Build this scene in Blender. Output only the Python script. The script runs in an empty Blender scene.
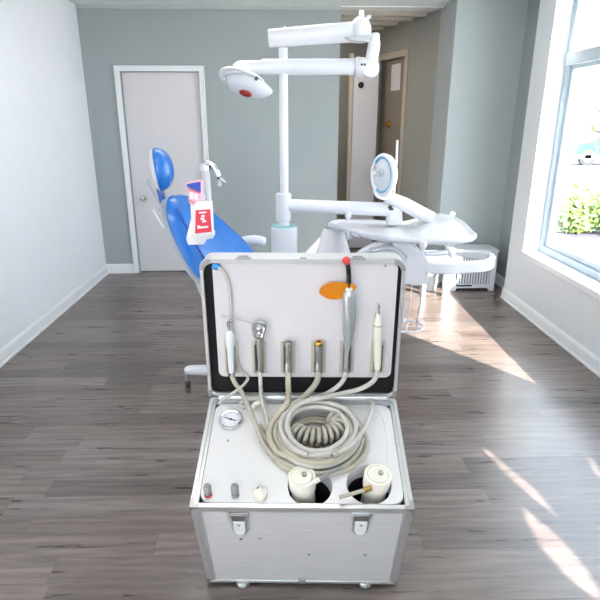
import bpy, bmesh, math, random
from mathutils import Vector as V, Matrix
from mathutils.geometry import tessellate_polygon
random.seed(7)
PI = math.pi
C = bpy.context.scene.collection
scene = bpy.context.scene

# ------------------------------------------------------------------ camera
H, F, PITCH, YAW = 1.58, 535.0, math.radians(18.45), math.radians(1.68)
cam_data = bpy.data.cameras.new('camera')
cam = bpy.data.objects.new('camera', cam_data); C.objects.link(cam)
cam.location = (0, 0, H); cam.rotation_euler = (PI/2-PITCH, 0, -YAW)
cam_data.sensor_width = 36; cam_data.lens = 36*F/600; cam_data.clip_start = .02
scene.camera = cam
ROT = cam.rotation_euler.to_matrix()
CAM = V((0, 0, H))
def cdir(x, fwd, up): return (ROT @ V((x, up, -fwd))).normalized()
def ray(px, py): return ROT @ V(((px-300)/F, (300-py)/F, -1))
def hit(px, py, P, N):
    r = ray(px, py); return CAM + r*((P-CAM).dot(N)/r.dot(N))
def aX(px, py, X): r = ray(px, py); return CAM + r*(X/r.x)
def aY(px, py, Y): r = ray(px, py); return CAM + r*(Y/r.y)
def aZ(px, py, Z=0.0): r = ray(px, py); return CAM + r*((Z-H)/r.z)

# ------------------------------------------------------------------ materials
def lin(c):
    if isinstance(c, str):
        c = [int(c[i:i+2], 16)/255 for i in (0, 2, 4)]
    return tuple((x/12.92 if x <= .04045 else ((x+.055)/1.055)**2.4) for x in c)+(1,)
def mat(name, col, rough=.5, metal=0, var=.04, scale=8, bump=0, bscale=60, spec=.5, trans=0, alpha=1, sub=0, coat=0, stretch=(1, 1, 1)):
    m = bpy.data.materials.new(name); m.use_nodes = True
    nt = m.node_tree; b = nt.nodes['Principled BSDF']
    base = lin(col)
    tc = nt.nodes.new('ShaderNodeTexCoord'); mp = nt.nodes.new('ShaderNodeMapping'); mp.inputs['Scale'].default_value = stretch
    nt.links.new(tc.outputs['Object'], mp.inputs['Vector'])
    n = nt.nodes.new('ShaderNodeTexNoise'); n.inputs['Scale'].default_value = scale; n.inputs['Detail'].default_value = 4
    nt.links.new(mp.outputs[0], n.inputs['Vector'])
    r = nt.nodes.new('ShaderNodeValToRGB')
    r.color_ramp.elements[0].position = .3; r.color_ramp.elements[1].position = .7
    r.color_ramp.elements[0].color = tuple(c*(1-var) for c in base[:3])+(1,)
    r.color_ramp.elements[1].color = tuple(min(1, c*(1+var)) for c in base[:3])+(1,)
    nt.links.new(n.outputs['Fac'], r.inputs['Fac']); nt.links.new(r.outputs['Color'], b.inputs['Base Color'])
    b.inputs['Roughness'].default_value = rough; b.inputs['Metallic'].default_value = metal
    b.inputs['Specular IOR Level'].default_value = spec
    b.inputs['Transmission Weight'].default_value = trans; b.inputs['Alpha'].default_value = alpha
    b.inputs['Coat Weight'].default_value = coat
    if sub: b.inputs['Subsurface Weight'].default_value = sub; b.inputs['Subsurface Scale'].default_value = .02
    if bump:
        n2 = nt.nodes.new('ShaderNodeTexNoise'); n2.inputs['Scale'].default_value = bscale
        nt.links.new(mp.outputs[0], n2.inputs['Vector'])
        bp = nt.nodes.new('ShaderNodeBump'); bp.inputs['Strength'].default_value = bump; bp.inputs['Distance'].default_value = .002
        nt.links.new(n2.outputs['Fac'], bp.inputs['Height']); nt.links.new(bp.outputs[0], b.inputs['Normal'])
    return m
def floor_material():
    m = bpy.data.materials.new('grey_oak_planks'); m.use_nodes = True
    nt = m.node_tree; L = nt.links.new; b = nt.nodes['Principled BSDF']
    def N(t, **k):
        n = nt.nodes.new(t)
        for a, v in k.items(): setattr(n, a, v)
        return n
    def M(op, a, b_=None, c=None):
        n = N('ShaderNodeMath', operation=op)
        for i, x in enumerate((a, b_, c)):
            if x is None: continue
            if isinstance(x, (int, float)): n.inputs[i].default_value = x
            else: L(x, n.inputs[i])
        return n.outputs[0]
    tc = N('ShaderNodeTexCoord'); sp = N('ShaderNodeSeparateXYZ'); L(tc.outputs['Object'], sp.inputs[0])
    x, y = sp.outputs[0], sp.outputs[1]
    PW, PL = .118, 1.05
    yr = M('DIVIDE', y, PW); row = M('FLOOR', yr); fy = M('FRACT', yr)
    wn = N('ShaderNodeTexWhiteNoise', noise_dimensions='1D'); L(row, wn.inputs['W'])
    xr = M('ADD', M('DIVIDE', x, PL), M('MULTIPLY', wn.outputs['Value'], 7.3)); pc = M('FLOOR', xr); fx = M('FRACT', xr)
    idv = N('ShaderNodeCombineXYZ'); L(row, idv.inputs[0]); L(pc, idv.inputs[1])
    wn2 = N('ShaderNodeTexWhiteNoise', noise_dimensions='3D'); L(idv.outputs[0], wn2.inputs['Vector'])
    rnd = wn2.outputs['Value']
    # grain coordinates, shifted per plank
    gv = N('ShaderNodeCombineXYZ'); L(M('MULTIPLY', x, 1.6), gv.inputs[0]); L(M('MULTIPLY', y, 15.0), gv.inputs[1]); L(M('MULTIPLY', rnd, 40), gv.inputs[2])
    g1 = N('ShaderNodeTexNoise'); g1.inputs['Scale'].default_value = 2.2; g1.inputs['Detail'].default_value = 6; g1.inputs['Distortion'].default_value = .35
    L(gv.outputs[0], g1.inputs['Vector'])
    gv2 = N('ShaderNodeCombineXYZ'); L(M('MULTIPLY', x, 6), gv2.inputs[0]); L(M('MULTIPLY', y, 150.0), gv2.inputs[1]); L(M('MULTIPLY', rnd, 9), gv2.inputs[2])
    g2 = N('ShaderNodeTexNoise'); g2.inputs['Scale'].default_value = 1.4; g2.inputs['Detail'].default_value = 3
    L(gv2.outputs[0], g2.inputs['Vector'])
    gv3 = N('ShaderNodeCombineXYZ'); L(M('MULTIPLY', x, 1.1), gv3.inputs[0]); L(M('MULTIPLY', y, 6.0), gv3.inputs[1]); L(M('MULTIPLY', rnd, 23), gv3.inputs[2])
    wv = N('ShaderNodeTexWave', wave_type='RINGS'); wv.inputs['Scale'].default_value = 1.5; wv.inputs['Distortion'].default_value = 7; wv.inputs['Detail'].default_value = 2; wv.inputs['Detail Scale'].default_value = 1.2
    L(gv3.outputs[0], wv.inputs['Vector'])
    ramp = N('ShaderNodeValToRGB'); e = ramp.color_ramp.elements
    e[0].position = 0; e[0].color = lin('554b47'); e[1].position = 1; e[1].color = lin('7b6f6a')
    for p, c in ((.22, '63544e'), (.42, '685b55'), (.6, '74665f'), (.8, '6b605b')):
        q = e.new(p); q.color = lin(c)
    L(rnd, ramp.inputs['Fac'])
    gfac = M('ADD', M('MULTIPLY', g1.outputs['Fac'], .75), M('ADD', M('MULTIPLY', g2.outputs['Fac'], .35), M('MULTIPLY', wv.outputs['Fac'], .16)))
    gr = N('ShaderNodeMapRange'); L(gfac, gr.inputs['Value'])
    gr.inputs['From Min'].default_value = .44; gr.inputs['From Max'].default_value = .84; gr.inputs['To Min'].default_value = .62; gr.inputs['To Max'].default_value = 1.44
    # seams
    sy = M('LESS_THAN', M('MINIMUM', fy, M('SUBTRACT', 1, fy)), .012)
    sx = M('LESS_THAN', M('MINIMUM', fx, M('SUBTRACT', 1, fx)), .0014)
    seam = M('MAXIMUM', sy, sx)
    k = M('MULTIPLY', gr.outputs[0], M('SUBTRACT', 1, M('MULTIPLY', seam, .28)))
    mx = N('ShaderNodeVectorMath', operation='SCALE'); L(ramp.outputs['Color'], mx.inputs[0]); L(k, mx.inputs['Scale'])
    L(mx.outputs[0], b.inputs['Base Color'])
    rr = N('ShaderNodeMapRange'); L(g1.outputs['Fac'], rr.inputs['Value']); rr.inputs['To Min'].default_value = .24; rr.inputs['To Max'].default_value = .34; b.inputs['Specular IOR Level'].default_value = 1.0
    L(rr.outputs[0], b.inputs['Roughness'])
    bp = N('ShaderNodeBump'); bp.inputs['Strength'].default_value = .1; bp.inputs['Distance'].default_value = .0005
    L(M('SUBTRACT', 1, seam), bp.inputs['Height']); L(bp.outputs[0], b.inputs['Normal'])
    return m
def brushed(name, col, rough, metal=.6):
    return mat(name, col, rough, metal, var=.05, scale=3, bump=.05, bscale=120, stretch=(1, 40, 40))

m_floor = floor_material()
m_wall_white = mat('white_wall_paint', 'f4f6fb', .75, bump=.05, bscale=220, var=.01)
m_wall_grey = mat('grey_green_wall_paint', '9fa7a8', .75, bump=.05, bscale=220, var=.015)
m_wall_pale = mat('pale_green_wall_paint', 'b0b8b8', .75, bump=.05, bscale=220, var=.015)
m_beige = mat('taupe_wall_paint', '9d9d97', .8, bump=.05, bscale=200, var=.02)
m_taupe_trim = mat('taupe_trim', 'b8afa3', .5, var=.02)
m_ceil = mat('ceiling_paint', 'e4e8e6', .85, var=.01)
m_trim = mat('white_gloss_trim', 'e8eaec', .35, var=.01)
m_bay = mat('white_panelling', 'e2e5e8', .5, var=.01)
m_door = mat('white_door_paint', 'd6d3d6', .4, var=.012, scale=3)
m_lilac = mat('pale_lilac_door_paint', 'd6d4da', .45, var=.02)
m_darkdoor = mat('dark_taupe_door', '857c72', .3, var=.06)
m_vinyl = mat('window_vinyl', 'b4c2cc', .35, var=.01)
m_brass = mat('brass', 'd8b06a', .25, 1, var=.03)
m_chrome = mat('chrome', 'd8dadc', .12, 1, var=.02)
m_steel = mat('satin_steel', 'b9bbbb', .32, .9, var=.04)
m_alu = brushed('brushed_aluminium_sheet', 'd2d2d3', .45, .15)
m_aluframe = brushed('aluminium_extrusion', 'd3d4d4', .3, .7)
m_corner = mat('nickel_corner', 'a9a9a6', .35, .85, var=.08, scale=30)
m_black = mat('black_foam', '0b0707', .85, var=.2, scale=40)
m_inner = mat('white_lid_board', 'd6d1d3', .45, var=.012)
m_panel = mat('white_plastic_panel', 'dad8d7', .35, var=.008)
m_clip = mat('grey_beige_clip', 'c6c0b2', .4, .1, var=.05, scale=40)
m_jaw = mat('dark_clip_jaw', '8f897c', .35, .2, var=.05, scale=40)
m_hoseA = mat('warm_grey_hose', 'aca698', .42, var=.05, scale=20)
m_hoseB = mat('light_grey_hose', 'bdbab2', .4, var=.04, scale=20)
m_hoseC = mat('beige_hose', 'b3ab98', .42, var=.05, scale=20)
m_clear = mat('clear_tube', 'dcd8d4', .2, var=.03, alpha=.55)
m_cream = mat('cream_plastic', 'e6e3d3', .38, var=.03, scale=20)
m_cup = mat('translucent_cream_plastic', 'ece9dc', .3, var=.02, sub=.2)
m_greyplastic = mat('grey_knob_plastic', '8c8e90', .35, var=.08, scale=60)
m_bluefit = mat('blue_fitting', '2f8fd0', .35, var=.04)
m_redtip = mat('red_tip', 'e03030', .35, var=.05)
m_orange = mat('orange_acrylic', 'f59a1e', .12, var=.03, trans=.35, alpha=.93)
m_blackplastic = mat('black_plastic', '141416', .25, var=.1)
m_silverbody = mat('silver_lacquer', 'b4babd', .25, .55, var=.03, coat=.5)
m_gauge = mat('gauge_face', 'dfe0e6', .4, var=.02)
m_white = mat('white_lacquer', 'e9eaee', .28, var=.006, coat=.3)
m_whiteB = mat('white_abs_plastic', 'dfe2e8', .38, var=.008)
m_greywhite = mat('grey_white_plastic', 'c3c7cc', .4, var=.02)
m_blue = mat('blue_vinyl', '1f72c8', .27, var=.05, scale=6, coat=.35, bump=.04, bscale=90)
m_blueband = mat('deep_blue_vinyl', '1d60b4', .27, var=.05, coat=.3)
m_teal = mat('teal_glass', '9fdcda', .15, var=.02)
m_bluerim = mat('pale_blue_rim', '6db4dc', .25, var=.03)
m_lens = mat('lamp_glass', 'dfe2e8', .12, var=.05, coat=.5)
m_dark = mat('dark_recess', '3a2c2c', .4, var=.1)
m_redlens = mat('red_sensor', '8f2622', .25, var=.05)
m_boxwhite = mat('white_card', 'f0eef0', .6, var=.02)
m_boxred = mat('red_card', 'e5354f', .55, var=.06, scale=30)
m_boxblue = mat('blue_card', '2b4fb4', .55, var=.05)
m_boxpink = mat('pink_card', 'e9b8c8', .6, var=.12, scale=40)
m_rubber = mat('rubber', '3c3c3e', .6, var=.1)
m_concrete = mat('pale_concrete', 'c9c6c0', .9, var=.05, scale=2)
m_leaf = mat('leaf_green', '6f9448', .55, var=.4, scale=3, sub=0)
m_leaf2 = mat('yellow_green_leaf', '93a862', .55, var=.35, scale=3)
m_bark = mat('bark', '6b5b4b', .8, var=.2, scale=10)
m_carblue = mat('blue_car_paint', '2d5f9c', .25, .2, var=.02, coat=.6)
m_carglass = mat('car_glass', '6f87a0', .1, var=.02)
m_soil = mat('mulch', '57525e', .9, var=.3, scale=20)
m_grille = mat('grey_grille_back', '6f7375', .6, var=.05)

# ------------------------------------------------------------------ mesh builder
class MB:
    def __init__(s, M=None): s.v = []; s.f = []; s.M = M
    def add(s, vs, fs):
        o = len(s.v)
        for p in vs:
            p = V(p); s.v.append(s.M @ p if s.M else p)
        s.f += [tuple(i+o for i in f) for f in fs]
        return s
    def box(s, lo, hi, R=None, c=None):
        x0, y0, z0 = lo; x1, y1, z1 = hi
        vs = [V(p) for p in ((x0,y0,z0),(x1,y0,z0),(x1,y1,z0),(x0,y1,z0),(x0,y0,z1),(x1,y0,z1),(x1,y1,z1),(x0,y1,z1))]
        if R is not None:
            c = V(c) if c is not None else (V(lo)+V(hi))/2
            vs = [R @ (p-c)+c for p in vs]
        return s.add(vs, [(0,3,2,1),(4,5,6,7),(0,1,5,4),(1,2,6,5),(2,3,7,6),(3,0,4,7)])
    def prism(s, pts, d):                      # polygon pts (3D) extruded by vector d
        n = len(pts); pts = [V(p) for p in pts]; d = V(d)
        vs = pts+[p+d for p in pts]
        tri = tessellate_polygon([pts])
        fs = [tuple(t) for t in tri]+[tuple(i+n for i in reversed(t)) for t in tri]
        fs += [(i, (i+1) % n, (i+1) % n+n, i+n) for i in range(n)]
        return s.add(vs, fs)
    def plate(s, loops, d):                    # outer loop and holes, 3D, extruded by d
        d = V(d); allp = [V(p) for l in loops for p in l]; n = len(allp)
        tri = tessellate_polygon([[V(p) for p in l] for l in loops])
        fs = [tuple(t) for t in tri]+[tuple(i+n for i in reversed(t)) for t in tri]
        o = 0
        for l in loops:
            k = len(l); fs += [(o+i, o+(i+1) % k, o+(i+1) % k+n, o+i+n) for i in range(k)]; o += k
        return s.add(allp+[p+d for p in allp], fs)
    def ring(s, c, ax, r, seg, ref=None):
        ax = V(ax).normalized()
        a = ref if ref is not None else (V((0, 0, 1)) if abs(ax.z) < .9 else V((1, 0, 0)))
        u = ax.cross(a).normalized(); w = ax.cross(u)
        return [V(c)+(u*math.cos(2*PI*i/seg)+w*math.sin(2*PI*i/seg))*r for i in range(seg)]
    def lathe(s, p0, ax, prof, seg=28, caps=True):   # prof: (t along axis in metres, radius)
        ax = V(ax).normalized(); vs = []; fs = []
        for t, r in prof: vs += s.ring(V(p0)+ax*t, ax, max(r, 1e-4), seg)
        for k in range(len(prof)-1):
            for i in range(seg):
                j = (i+1) % seg; fs.append((k*seg+i, k*seg+j, (k+1)*seg+j, (k+1)*seg+i))
        if caps: fs += [tuple(reversed(range(seg))), tuple(range((len(prof)-1)*seg, len(prof)*seg))]
        return s.add(vs, fs)
    def cyl(s, a, b, r0, r1=None, seg=24, bev=0):
        a = V(a); b = V(b); L = (b-a).length; r1 = r0 if r1 is None else r1
        pr = [(0, r0-bev), (bev, r0), (L-bev, r1), (L, r1-bev)] if bev else [(0, r0), (L, r1)]
        return s.lathe(a, b-a, pr, seg)
    def tube(s, pts, r, seg=12, closed=False, caps=True):
        pts = [V(p) for p in pts]; n = len(pts)
        rr = r if isinstance(r, (list, tuple)) else [r]*n
        T = []
        for i in range(n):
            a = pts[(i-1) % n] if (closed or i) else pts[0]; b = pts[(i+1) % n] if (closed or i < n-1) else pts[-1]
            T.append((b-a).normalized())
        u = T[0].orthogonal().normalized(); vs = []; fs = []
        for i in range(n):
            u = (u-T[i]*u.dot(T[i])).normalized(); w = T[i].cross(u)
            vs += [pts[i]+(u*math.cos(2*PI*k/seg)+w*math.sin(2*PI*k/seg))*rr[i] for k in range(seg)]
        for i in range(n if closed else n-1):
            a = i*seg; b = ((i+1) % n)*seg
            for k in range(seg):
                l = (k+1) % seg; fs.append((a+k, a+l, b+l, b+k))
        if not closed and caps: fs += [tuple(reversed(range(seg))), tuple(range((n-1)*seg, n*seg))]
        return s.add(vs, fs)
    def ell(s, c, r, R=None, seg=24, rings=14, fn=None):
        vs = []; fs = []; c = V(c)
        for i in range(rings+1):
            th = PI*i/rings
            for k in range(seg):
                ph = 2*PI*k/seg
                p = V((math.sin(th)*math.cos(ph), math.sin(th)*math.sin(ph), math.cos(th)))
                if fn: p = fn(p)
                p = V((p.x*r[0], p.y*r[1], p.z*r[2]))
                vs.append((R @ p if R else p)+c)
        for i in range(rings):
            for k in range(seg):
                l = (k+1) % seg; fs.append((i*seg+k, (i+1)*seg+k, (i+1)*seg+l, i*seg+l))
        return s.add(vs, fs)
    def build(s, name, m, parent=None, bevel=0, bseg=2, ang=35, origin=None, sub=0):
        lo = [min(p[i] for p in s.v) for i in range(3)]; hi = [max(p[i] for p in s.v) for i in range(3)]
        if parent is not None: org = WORLD[parent.name]
        elif origin is not None: org = V(origin)
        else: org = V(((lo[0]+hi[0])/2, (lo[1]+hi[1])/2, lo[2]))
        me = bpy.data.meshes.new(name); me.from_pydata([p-org for p in s.v], [], s.f)
        bm = bmesh.new(); bm.from_mesh(me)
        bmesh.ops.remove_doubles(bm, verts=bm.verts, dist=1e-5)
        bmesh.ops.recalc_face_normals(bm, faces=bm.faces); bm.to_mesh(me); bm.free()
        me.materials.append(m)
        for p in me.polygons: p.use_smooth = True
        me.set_sharp_from_angle(angle=math.radians(ang))
        o = bpy.data.objects.new(name, me); C.objects.link(o)
        if parent is not None: o.parent = parent; WORLD[o.name] = org
        else: o.location = org; WORLD[o.name] = org
        if sub:
            md = o.modifiers.new('sub', 'SUBSURF'); md.levels = sub; md.render_levels = sub
        if bevel:
            md = o.modifiers.new('bevel', 'BEVEL'); md.width = bevel; md.segments = bseg; md.limit_method = 'ANGLE'; md.angle_limit = math.radians(40)
        return o
WORLD = {}
def tag(o, label, cat, group=None):
    o['label'] = label; o['category'] = cat
    if group: o['group'] = group
    return o
def thing(name, loc, label, cat, group=None):
    o = bpy.data.objects.new(name, None); C.objects.link(o); o.location = V(loc); o.empty_display_size = .1
    WORLD[o.name] = V(loc); return tag(o, label, cat, group)
def struct(o): o['kind'] = 'structure'; return o
def part(o, label): o['label'] = label; return o
def spline(P, n=10, closed=False):
    P = [V(p) for p in P]; N = len(P); out = []
    for i in range(N if closed else N-1):
        if closed: a, b, c, d = P[(i-1) % N], P[i], P[(i+1) % N], P[(i+2) % N]
        else: a, b, c, d = P[max(i-1, 0)], P[i], P[i+1], P[min(i+2, N-1)]
        for k in range(n):
            t = k/n
            out.append(.5*((2*b)+(c-a)*t+(2*a-5*b+4*c-d)*t*t+(3*b-a-3*c+d)*t**3))
    if not closed: out.append(P[-1])
    return out
def cushion(P00, P10, P01, P11, th, back=0.0, e=3.2, nx=22, ny=28, crown=.0, shift=0.0):
    """padded slab over a bilinear patch: s across (P00->P10), t along (P00->P01)"""
    P00, P10, P01, P11 = map(V, (P00, P10, P01, P11))
    N = (P10-P00).cross(P01-P00).normalized(); vs = []; fs = []
    if N.dot(CAM-P00) < 0: N = -N
    def pos(s, t): return (P00*(1-s)+P10*s)*(1-t)+(P01*(1-s)+P11*s)*t
    mb = MB()
    def surf(sign):
        out = []
        for j in range(ny+1):
            for i in range(nx+1):
                a = -1+2*i/nx; b = -1+2*j/ny
                # square -> superellipse disc
                m_ = max(abs(a), abs(b)); 
                if m_ > 0:
                    L = (abs(a)**e+abs(b)**e)**(1/e); k = m_/L; aa, bb = a*k, b*k
                else: aa = bb = 0
                rad = min(1, m_); h = (1-rad**4)**.5
                q = pos((aa+1)/2, (bb+1)/2)
                out.append(q+N*(shift+sign*h*(th/2 if sign > 0 else back or th/2)+crown*(1-bb*bb)))
        return out
    A = surf(1); B = surf(-1); n = len(A)
    for j in range(ny):
        for i in range(nx):
            a = j*(nx+1)+i; q = (a, a+1, a+nx+2, a+nx+1)
            fs.append(q); fs.append(tuple(n+k for k in reversed(q)))
    mb.add(A+B, fs); return mb
def rrect(x0, x1, y0, y1, r, n=5):
    out = []
    for cx, cy, a0 in ((x1-r, y0+r, -90), (x1-r, y1-r, 0), (x0+r, y1-r, 90), (x0+r, y0+r, 180)):
        for k in range(n+1):
            a = math.radians(a0+90*k/n); out.append((cx+r*math.cos(a), cy+r*math.sin(a)))
    return out

# ================================================================== ROOM
XL, YB, ZC = -1.955, 5.745, 2.63
XR, XS, YR2, XJ = 2.067, 2.19, 5.30, 1.552      # bay panel, side wall, right wall segment, its left end
YFRONT = -1.6
WT = .16
XO = XR+.26
Z_CEIL = ZC
struct(MB().box((XL-.15, YFRONT, -.12), (XO, 7.6, 0)).build('floor', m_floor, origin=(0, 0, 0)))
struct(MB().box((XL-.15, YFRONT, ZC), (XO, 7.6, ZC+.1)).build('ceiling', m_ceil))
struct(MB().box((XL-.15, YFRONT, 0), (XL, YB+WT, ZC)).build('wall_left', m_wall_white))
xp = aY(338, 150, YB).x
DX0, DX1, DZ = -1.60, -.83, 2.045       # door opening
# back wall with door opening as a plate
def yplate(y, loops, d): return [[(x, y, z) for x, z in l] for l in loops], (0, d, 0)
l, d = yplate(YB, [[(XL, 0), (DX0, 0), (DX0, DZ), (DX1, DZ), (DX1, 0), (xp, 0), (xp, ZC), (XL, ZC)]], WT)
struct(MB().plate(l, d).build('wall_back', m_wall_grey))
# thin pale cornice line along the top of the back wall
struct(MB().box((XL, YB-.012, ZC-.035), (xp, YB, ZC)).build('trim_1', m_wall_pale))
# door 1
d1 = MB().box((DX0+.003, YB+.03, .008), (DX1-.003, YB+.07, DZ-.003)).build('door_1', m_door, bevel=.002); struct(d1)
k = V((aY(143, 199, YB).x, YB+.03, .81))
MB().lathe(k, (0, -1, 0), [(0, .03), (.006, .03), (.008, .012), (.03, .011), (.036, .024), (.052, .028), (.062, .02), (.066, .004)]).build('door_knob', m_steel, d1)
MB().prism([(DX0-.055, YB, 0), (DX0-.003, YB, 0), (DX0-.003, YB, DZ+.003), (DX1+.003, YB, DZ+.003), (DX1+.003, YB, 0), (DX1+.055, YB, 0), (DX1+.055, YB, DZ+.055), (DX0-.055, YB, DZ+.055)], (0, -.018, 0)).build('door_frame', m_trim, d1, bevel=.004)
MB().prism([(DX0-.055, YB-.018, 0), (DX0-.04, YB-.018, 0), (DX0-.04, YB-.018, DZ+.04), (DX1+.04, YB-.018, DZ+.04), (DX1+.04, YB-.018, 0), (DX1+.055, YB-.018, 0), (DX1+.055, YB-.018, DZ+.055), (DX0-.055, YB-.018, DZ+.055)], (0, -.008, 0)).build('frame_moulding', m_trim, d1, bevel=.003)
# jamb lining so the opening reads solid behind the leaf
MB().box((DX0, YB+.075, 0), (DX1, YB+.1, DZ)).build('door_backing', m_door, d1)
def board(name, a, b, inward):
    a = V(a); b = V(b); i = V(inward); m_ = MB()
    prof = [(0, 0), (.016, 0), (.016, .075), (.010, .088), (.004, .095), (0, .1)]
    pts = [a+i*u_+V((0, 0, w_)) for u_, w_ in prof]
    m_.prism(pts, b-a)
    q = [(.016, 0), (.028, 0), (.026, .012), (.016, .018)]
    m_.prism([a+i*u_+V((0, 0, w_)) for u_, w_ in q], b-a)
    return struct(m_.build(name, m_trim))
board('baseboard_left', (XL, YFRONT, 0), (XL, YB, 0), (1, 0, 0))
board('baseboard_back', (XL, YB, 0), (DX0-.055, YB, 0), (0, -1, 0))
board('baseboard_rear', (DX1+.055, YB, 0), (xp, YB, 0), (0, -1, 0))
# right wall segment with its reveal towards the passage
struct(MB().box((XJ, YR2, 0), (XS, 5.82, ZC)).build('wall_corner', m_wall_pale))
board('baseboard_corner', (XJ, YR2, 0), (XS, YR2, 0), (0, -1, 0))
# side wall between corner and window bay
struct(MB().box((XS, 4.77, 0), (XO, 5.82, ZC)).build('wall_side', m_wall_grey))
board('baseboard_side', (XS, YR2, 0), (XS, 4.77, 0), (-1, 0, 0))

# ---- window bay wall (white panelling) with openings; rest further towards the camera
SUN = V((-1, 1.35, -1.10)).normalized()
WY0, WY1, WZ0, WZ1 = 2.02, 4.48, .515, 2.50
def back_to_x(p, X):
    p = V(p); t = (X-p.x)/SUN.x; return p+SUN*t
slits = []  # hole outlines traced back along the sun from the wanted floor slivers
for poly in ([(479,449),(484,448),(512,470),(536,490),(560,521),(552,517),(527,497),(500,472)],
             [(519,508),(527,510),(560,538),(585,568),(602,598),(590,599),(560,575),(537,548),(524,524)],
             [(583,453),(592,459),(606,480),(600,482),(588,470)]):
    pts = [back_to_x(aZ(x, y), XO) for x, y in poly]
    slits.append([(p.y, p.z) for p in pts])
wall_loops = [[(YFRONT, 0), (4.77, 0), (4.77, ZC), (YFRONT, ZC)], [(WY0, WZ0), (WY1, WZ0), (WY1, WZ1), (WY0, WZ1)], [(-.6, .45), (1.55, .45), (1.55, 2.2), (-.6, 2.2)]]  # last loop: unseen opening added to let in the floor slivers
struct(MB().plate([[(XR, y, z) for y, z in L_] for L_ in wall_loops], (XO-XR, 0, 0)).build('wall_right', m_bay))
board('baseboard_right', (XR, 4.77, 0), (XR, YFRONT, 0), (-1, 0, 0))
# raised casing edge on the bay's outer corner
struct(MB().box((XR-.012, WY0-.06, WZ0-.05), (XR, WY1+.02, WZ0), ).build('trim_2', m_trim, bevel=.004))

def window(name, y0, y1, z0, z1, bar=None):
    XW = XR+.135; fw = .058
    fr = MB().plate([[(XW, y, z) for y, z in [(y0, z0), (y1, z0), (y1, z1), (y0, z1)]],
                     [(XW, y, z) for y, z in [(y0+fw, z0+fw), (y1-fw, z0+fw), (y1-fw, z1-fw), (y0+fw, z1-fw)]]], (.07, 0, 0)).build(name, m_vinyl, bevel=.005)
    struct(fr)
    MB().plate([[(XW+.02, y, z) for y, z in [(y0+fw, z0+fw), (y1-fw, z0+fw), (y1-fw, (bar or z1)-fw*.6), (y0+fw, (bar or z1)-fw*.6)]],
                [(XW+.02, y, z) for y, z in [(y0+fw*1.7, z0+fw*1.7), (y1-fw*1.7, z0+fw*1.7), (y1-fw*1.7, (bar or z1)-fw*1.3), (y0+fw*1.7, (bar or z1)-fw*1.3)]]], (.03, 0, 0)).build('sash', m_vinyl, fr, bevel=.003)
    if bar:
        MB().box((XW-.015, y0+fw*.5, bar-.045), (XW+.06, y1-fw*.5, bar+.045)).build('transom_bar', m_vinyl, fr, bevel=.006)
    for a, b in (((z0+fw, bar-.045), (bar+.045, z1-fw)) if bar else ((z0+fw, z1-fw),)):
        MB().box((XW+.032, y0+fw*.8, a-.01), (XW+.038, y1-fw*.8, b+.01)).build('pane', m_glass, fr)
    return fr
# window glass: thin clear sheet
m_glass = bpy.data.materials.new('clear_glass'); m_glass.use_nodes = True
nt = m_glass.node_tree; nt.nodes.remove(nt.nodes['Principled BSDF'])
gt = nt.nodes.new('ShaderNodeBsdfTransparent'); gt.inputs[0].default_value = (.97, .985, 1, 1)
gg = nt.nodes.new('ShaderNodeBsdfGlossy'); gg.inputs['Roughness'].default_value = .02
ms = nt.nodes.new('ShaderNodeMixShader'); ms.inputs[0].default_value = .05
nt.links.new(gt.outputs[0], ms.inputs[1]); nt.links.new(gg.outputs[0], ms.inputs[2]); nt.links.new(ms.outputs[0], nt.nodes['Material Output'].inputs[0])
window('window_1', WY0, WY1, WZ0, WZ1, 2.035)
# added unseen board, its slits shaped to throw the sun slivers on the floor
sh = MB().plate([[(XO, y, z) for y, z in [(-.7, .35), (1.65, .35), (1.65, 2.3), (-.7, 2.3)]]]+[[(XO, y, z) for y, z in s_] for s_ in slits], (.02, 0, 0)).build('sun_slit_board', m_trim); struct(sh)

struct(MB().plate([[(x_, YFRONT, z_) for x_, z_ in ((XL, 0), (XO, 0), (XO, ZC), (XL, ZC))], [(x_, YFRONT, z_) for x_, z_ in ((-1.3, .9), (.9, .9), (.9, 2.2), (-1.3, 2.2))]], (0, -.12, 0)).build('wall_rear', m_wall_white))
# ---- passage beyond the opening
struct(MB().box((xp-1.0, 7.3, 0), (XJ+.2, 7.4, ZC)).build('wall_passage', m_beige))
struct(MB().box((xp-1.1, YB+WT, 0), (xp-1.0, 7.3, ZC)).build('wall_hall', m_beige))
# diagonal right-hand wall with a door in it
A0 = V((1.56, 5.82, 0)); A1 = V((1.06, 7.3, 0)); dd = (A1-A0).normalized(); nn = V((dd.y, -dd.x, 0))
if nn.x > 0: nn = -nn
def diag(px, py): return hit(px, py, A0, nn)
s0 = (diag(403, 100)-A0).dot(dd); s1 = (diag(377, 100)-A0).dot(dd); dz = diag(400, 57).z
Ld = (A1-A0).length
def dp(s_, z, off=0): return A0+dd*s_+V((0, 0, z))+nn*off
s1 = min(s1, Ld-.1)
struct(MB().plate([[dp(0, 0), dp(s0, 0), dp(s0, dz), dp(s1, dz), dp(s1, 0), dp(Ld, 0), dp(Ld, ZC), dp(0, ZC)]], -nn*.12).build('wall_diagonal', m_beige))
dr = MB().plate([[dp(s0, 0, .012), dp(s0+.0, dz, .012), dp(s1, dz, .012), dp(s1, 0, .012), dp(s1+.07, 0, .012), dp(s1+.07, dz+.07, .012), dp(s0-.07, dz+.07, .012), dp(s0-.07, 0, .012)]], -nn*.012).build('trim_3', m_taupe_trim, bevel=.004); struct(dr)
d3 = MB().prism([dp(s0, .01, -.05), dp(s1, .01, -.05), dp(s1, dz, -.05), dp(s0, dz, -.05)], -nn*.04).build('door_2', m_darkdoor); struct(d3)
hp = hit(389, 124, dp(s0, 0, -.05), nn)
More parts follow.
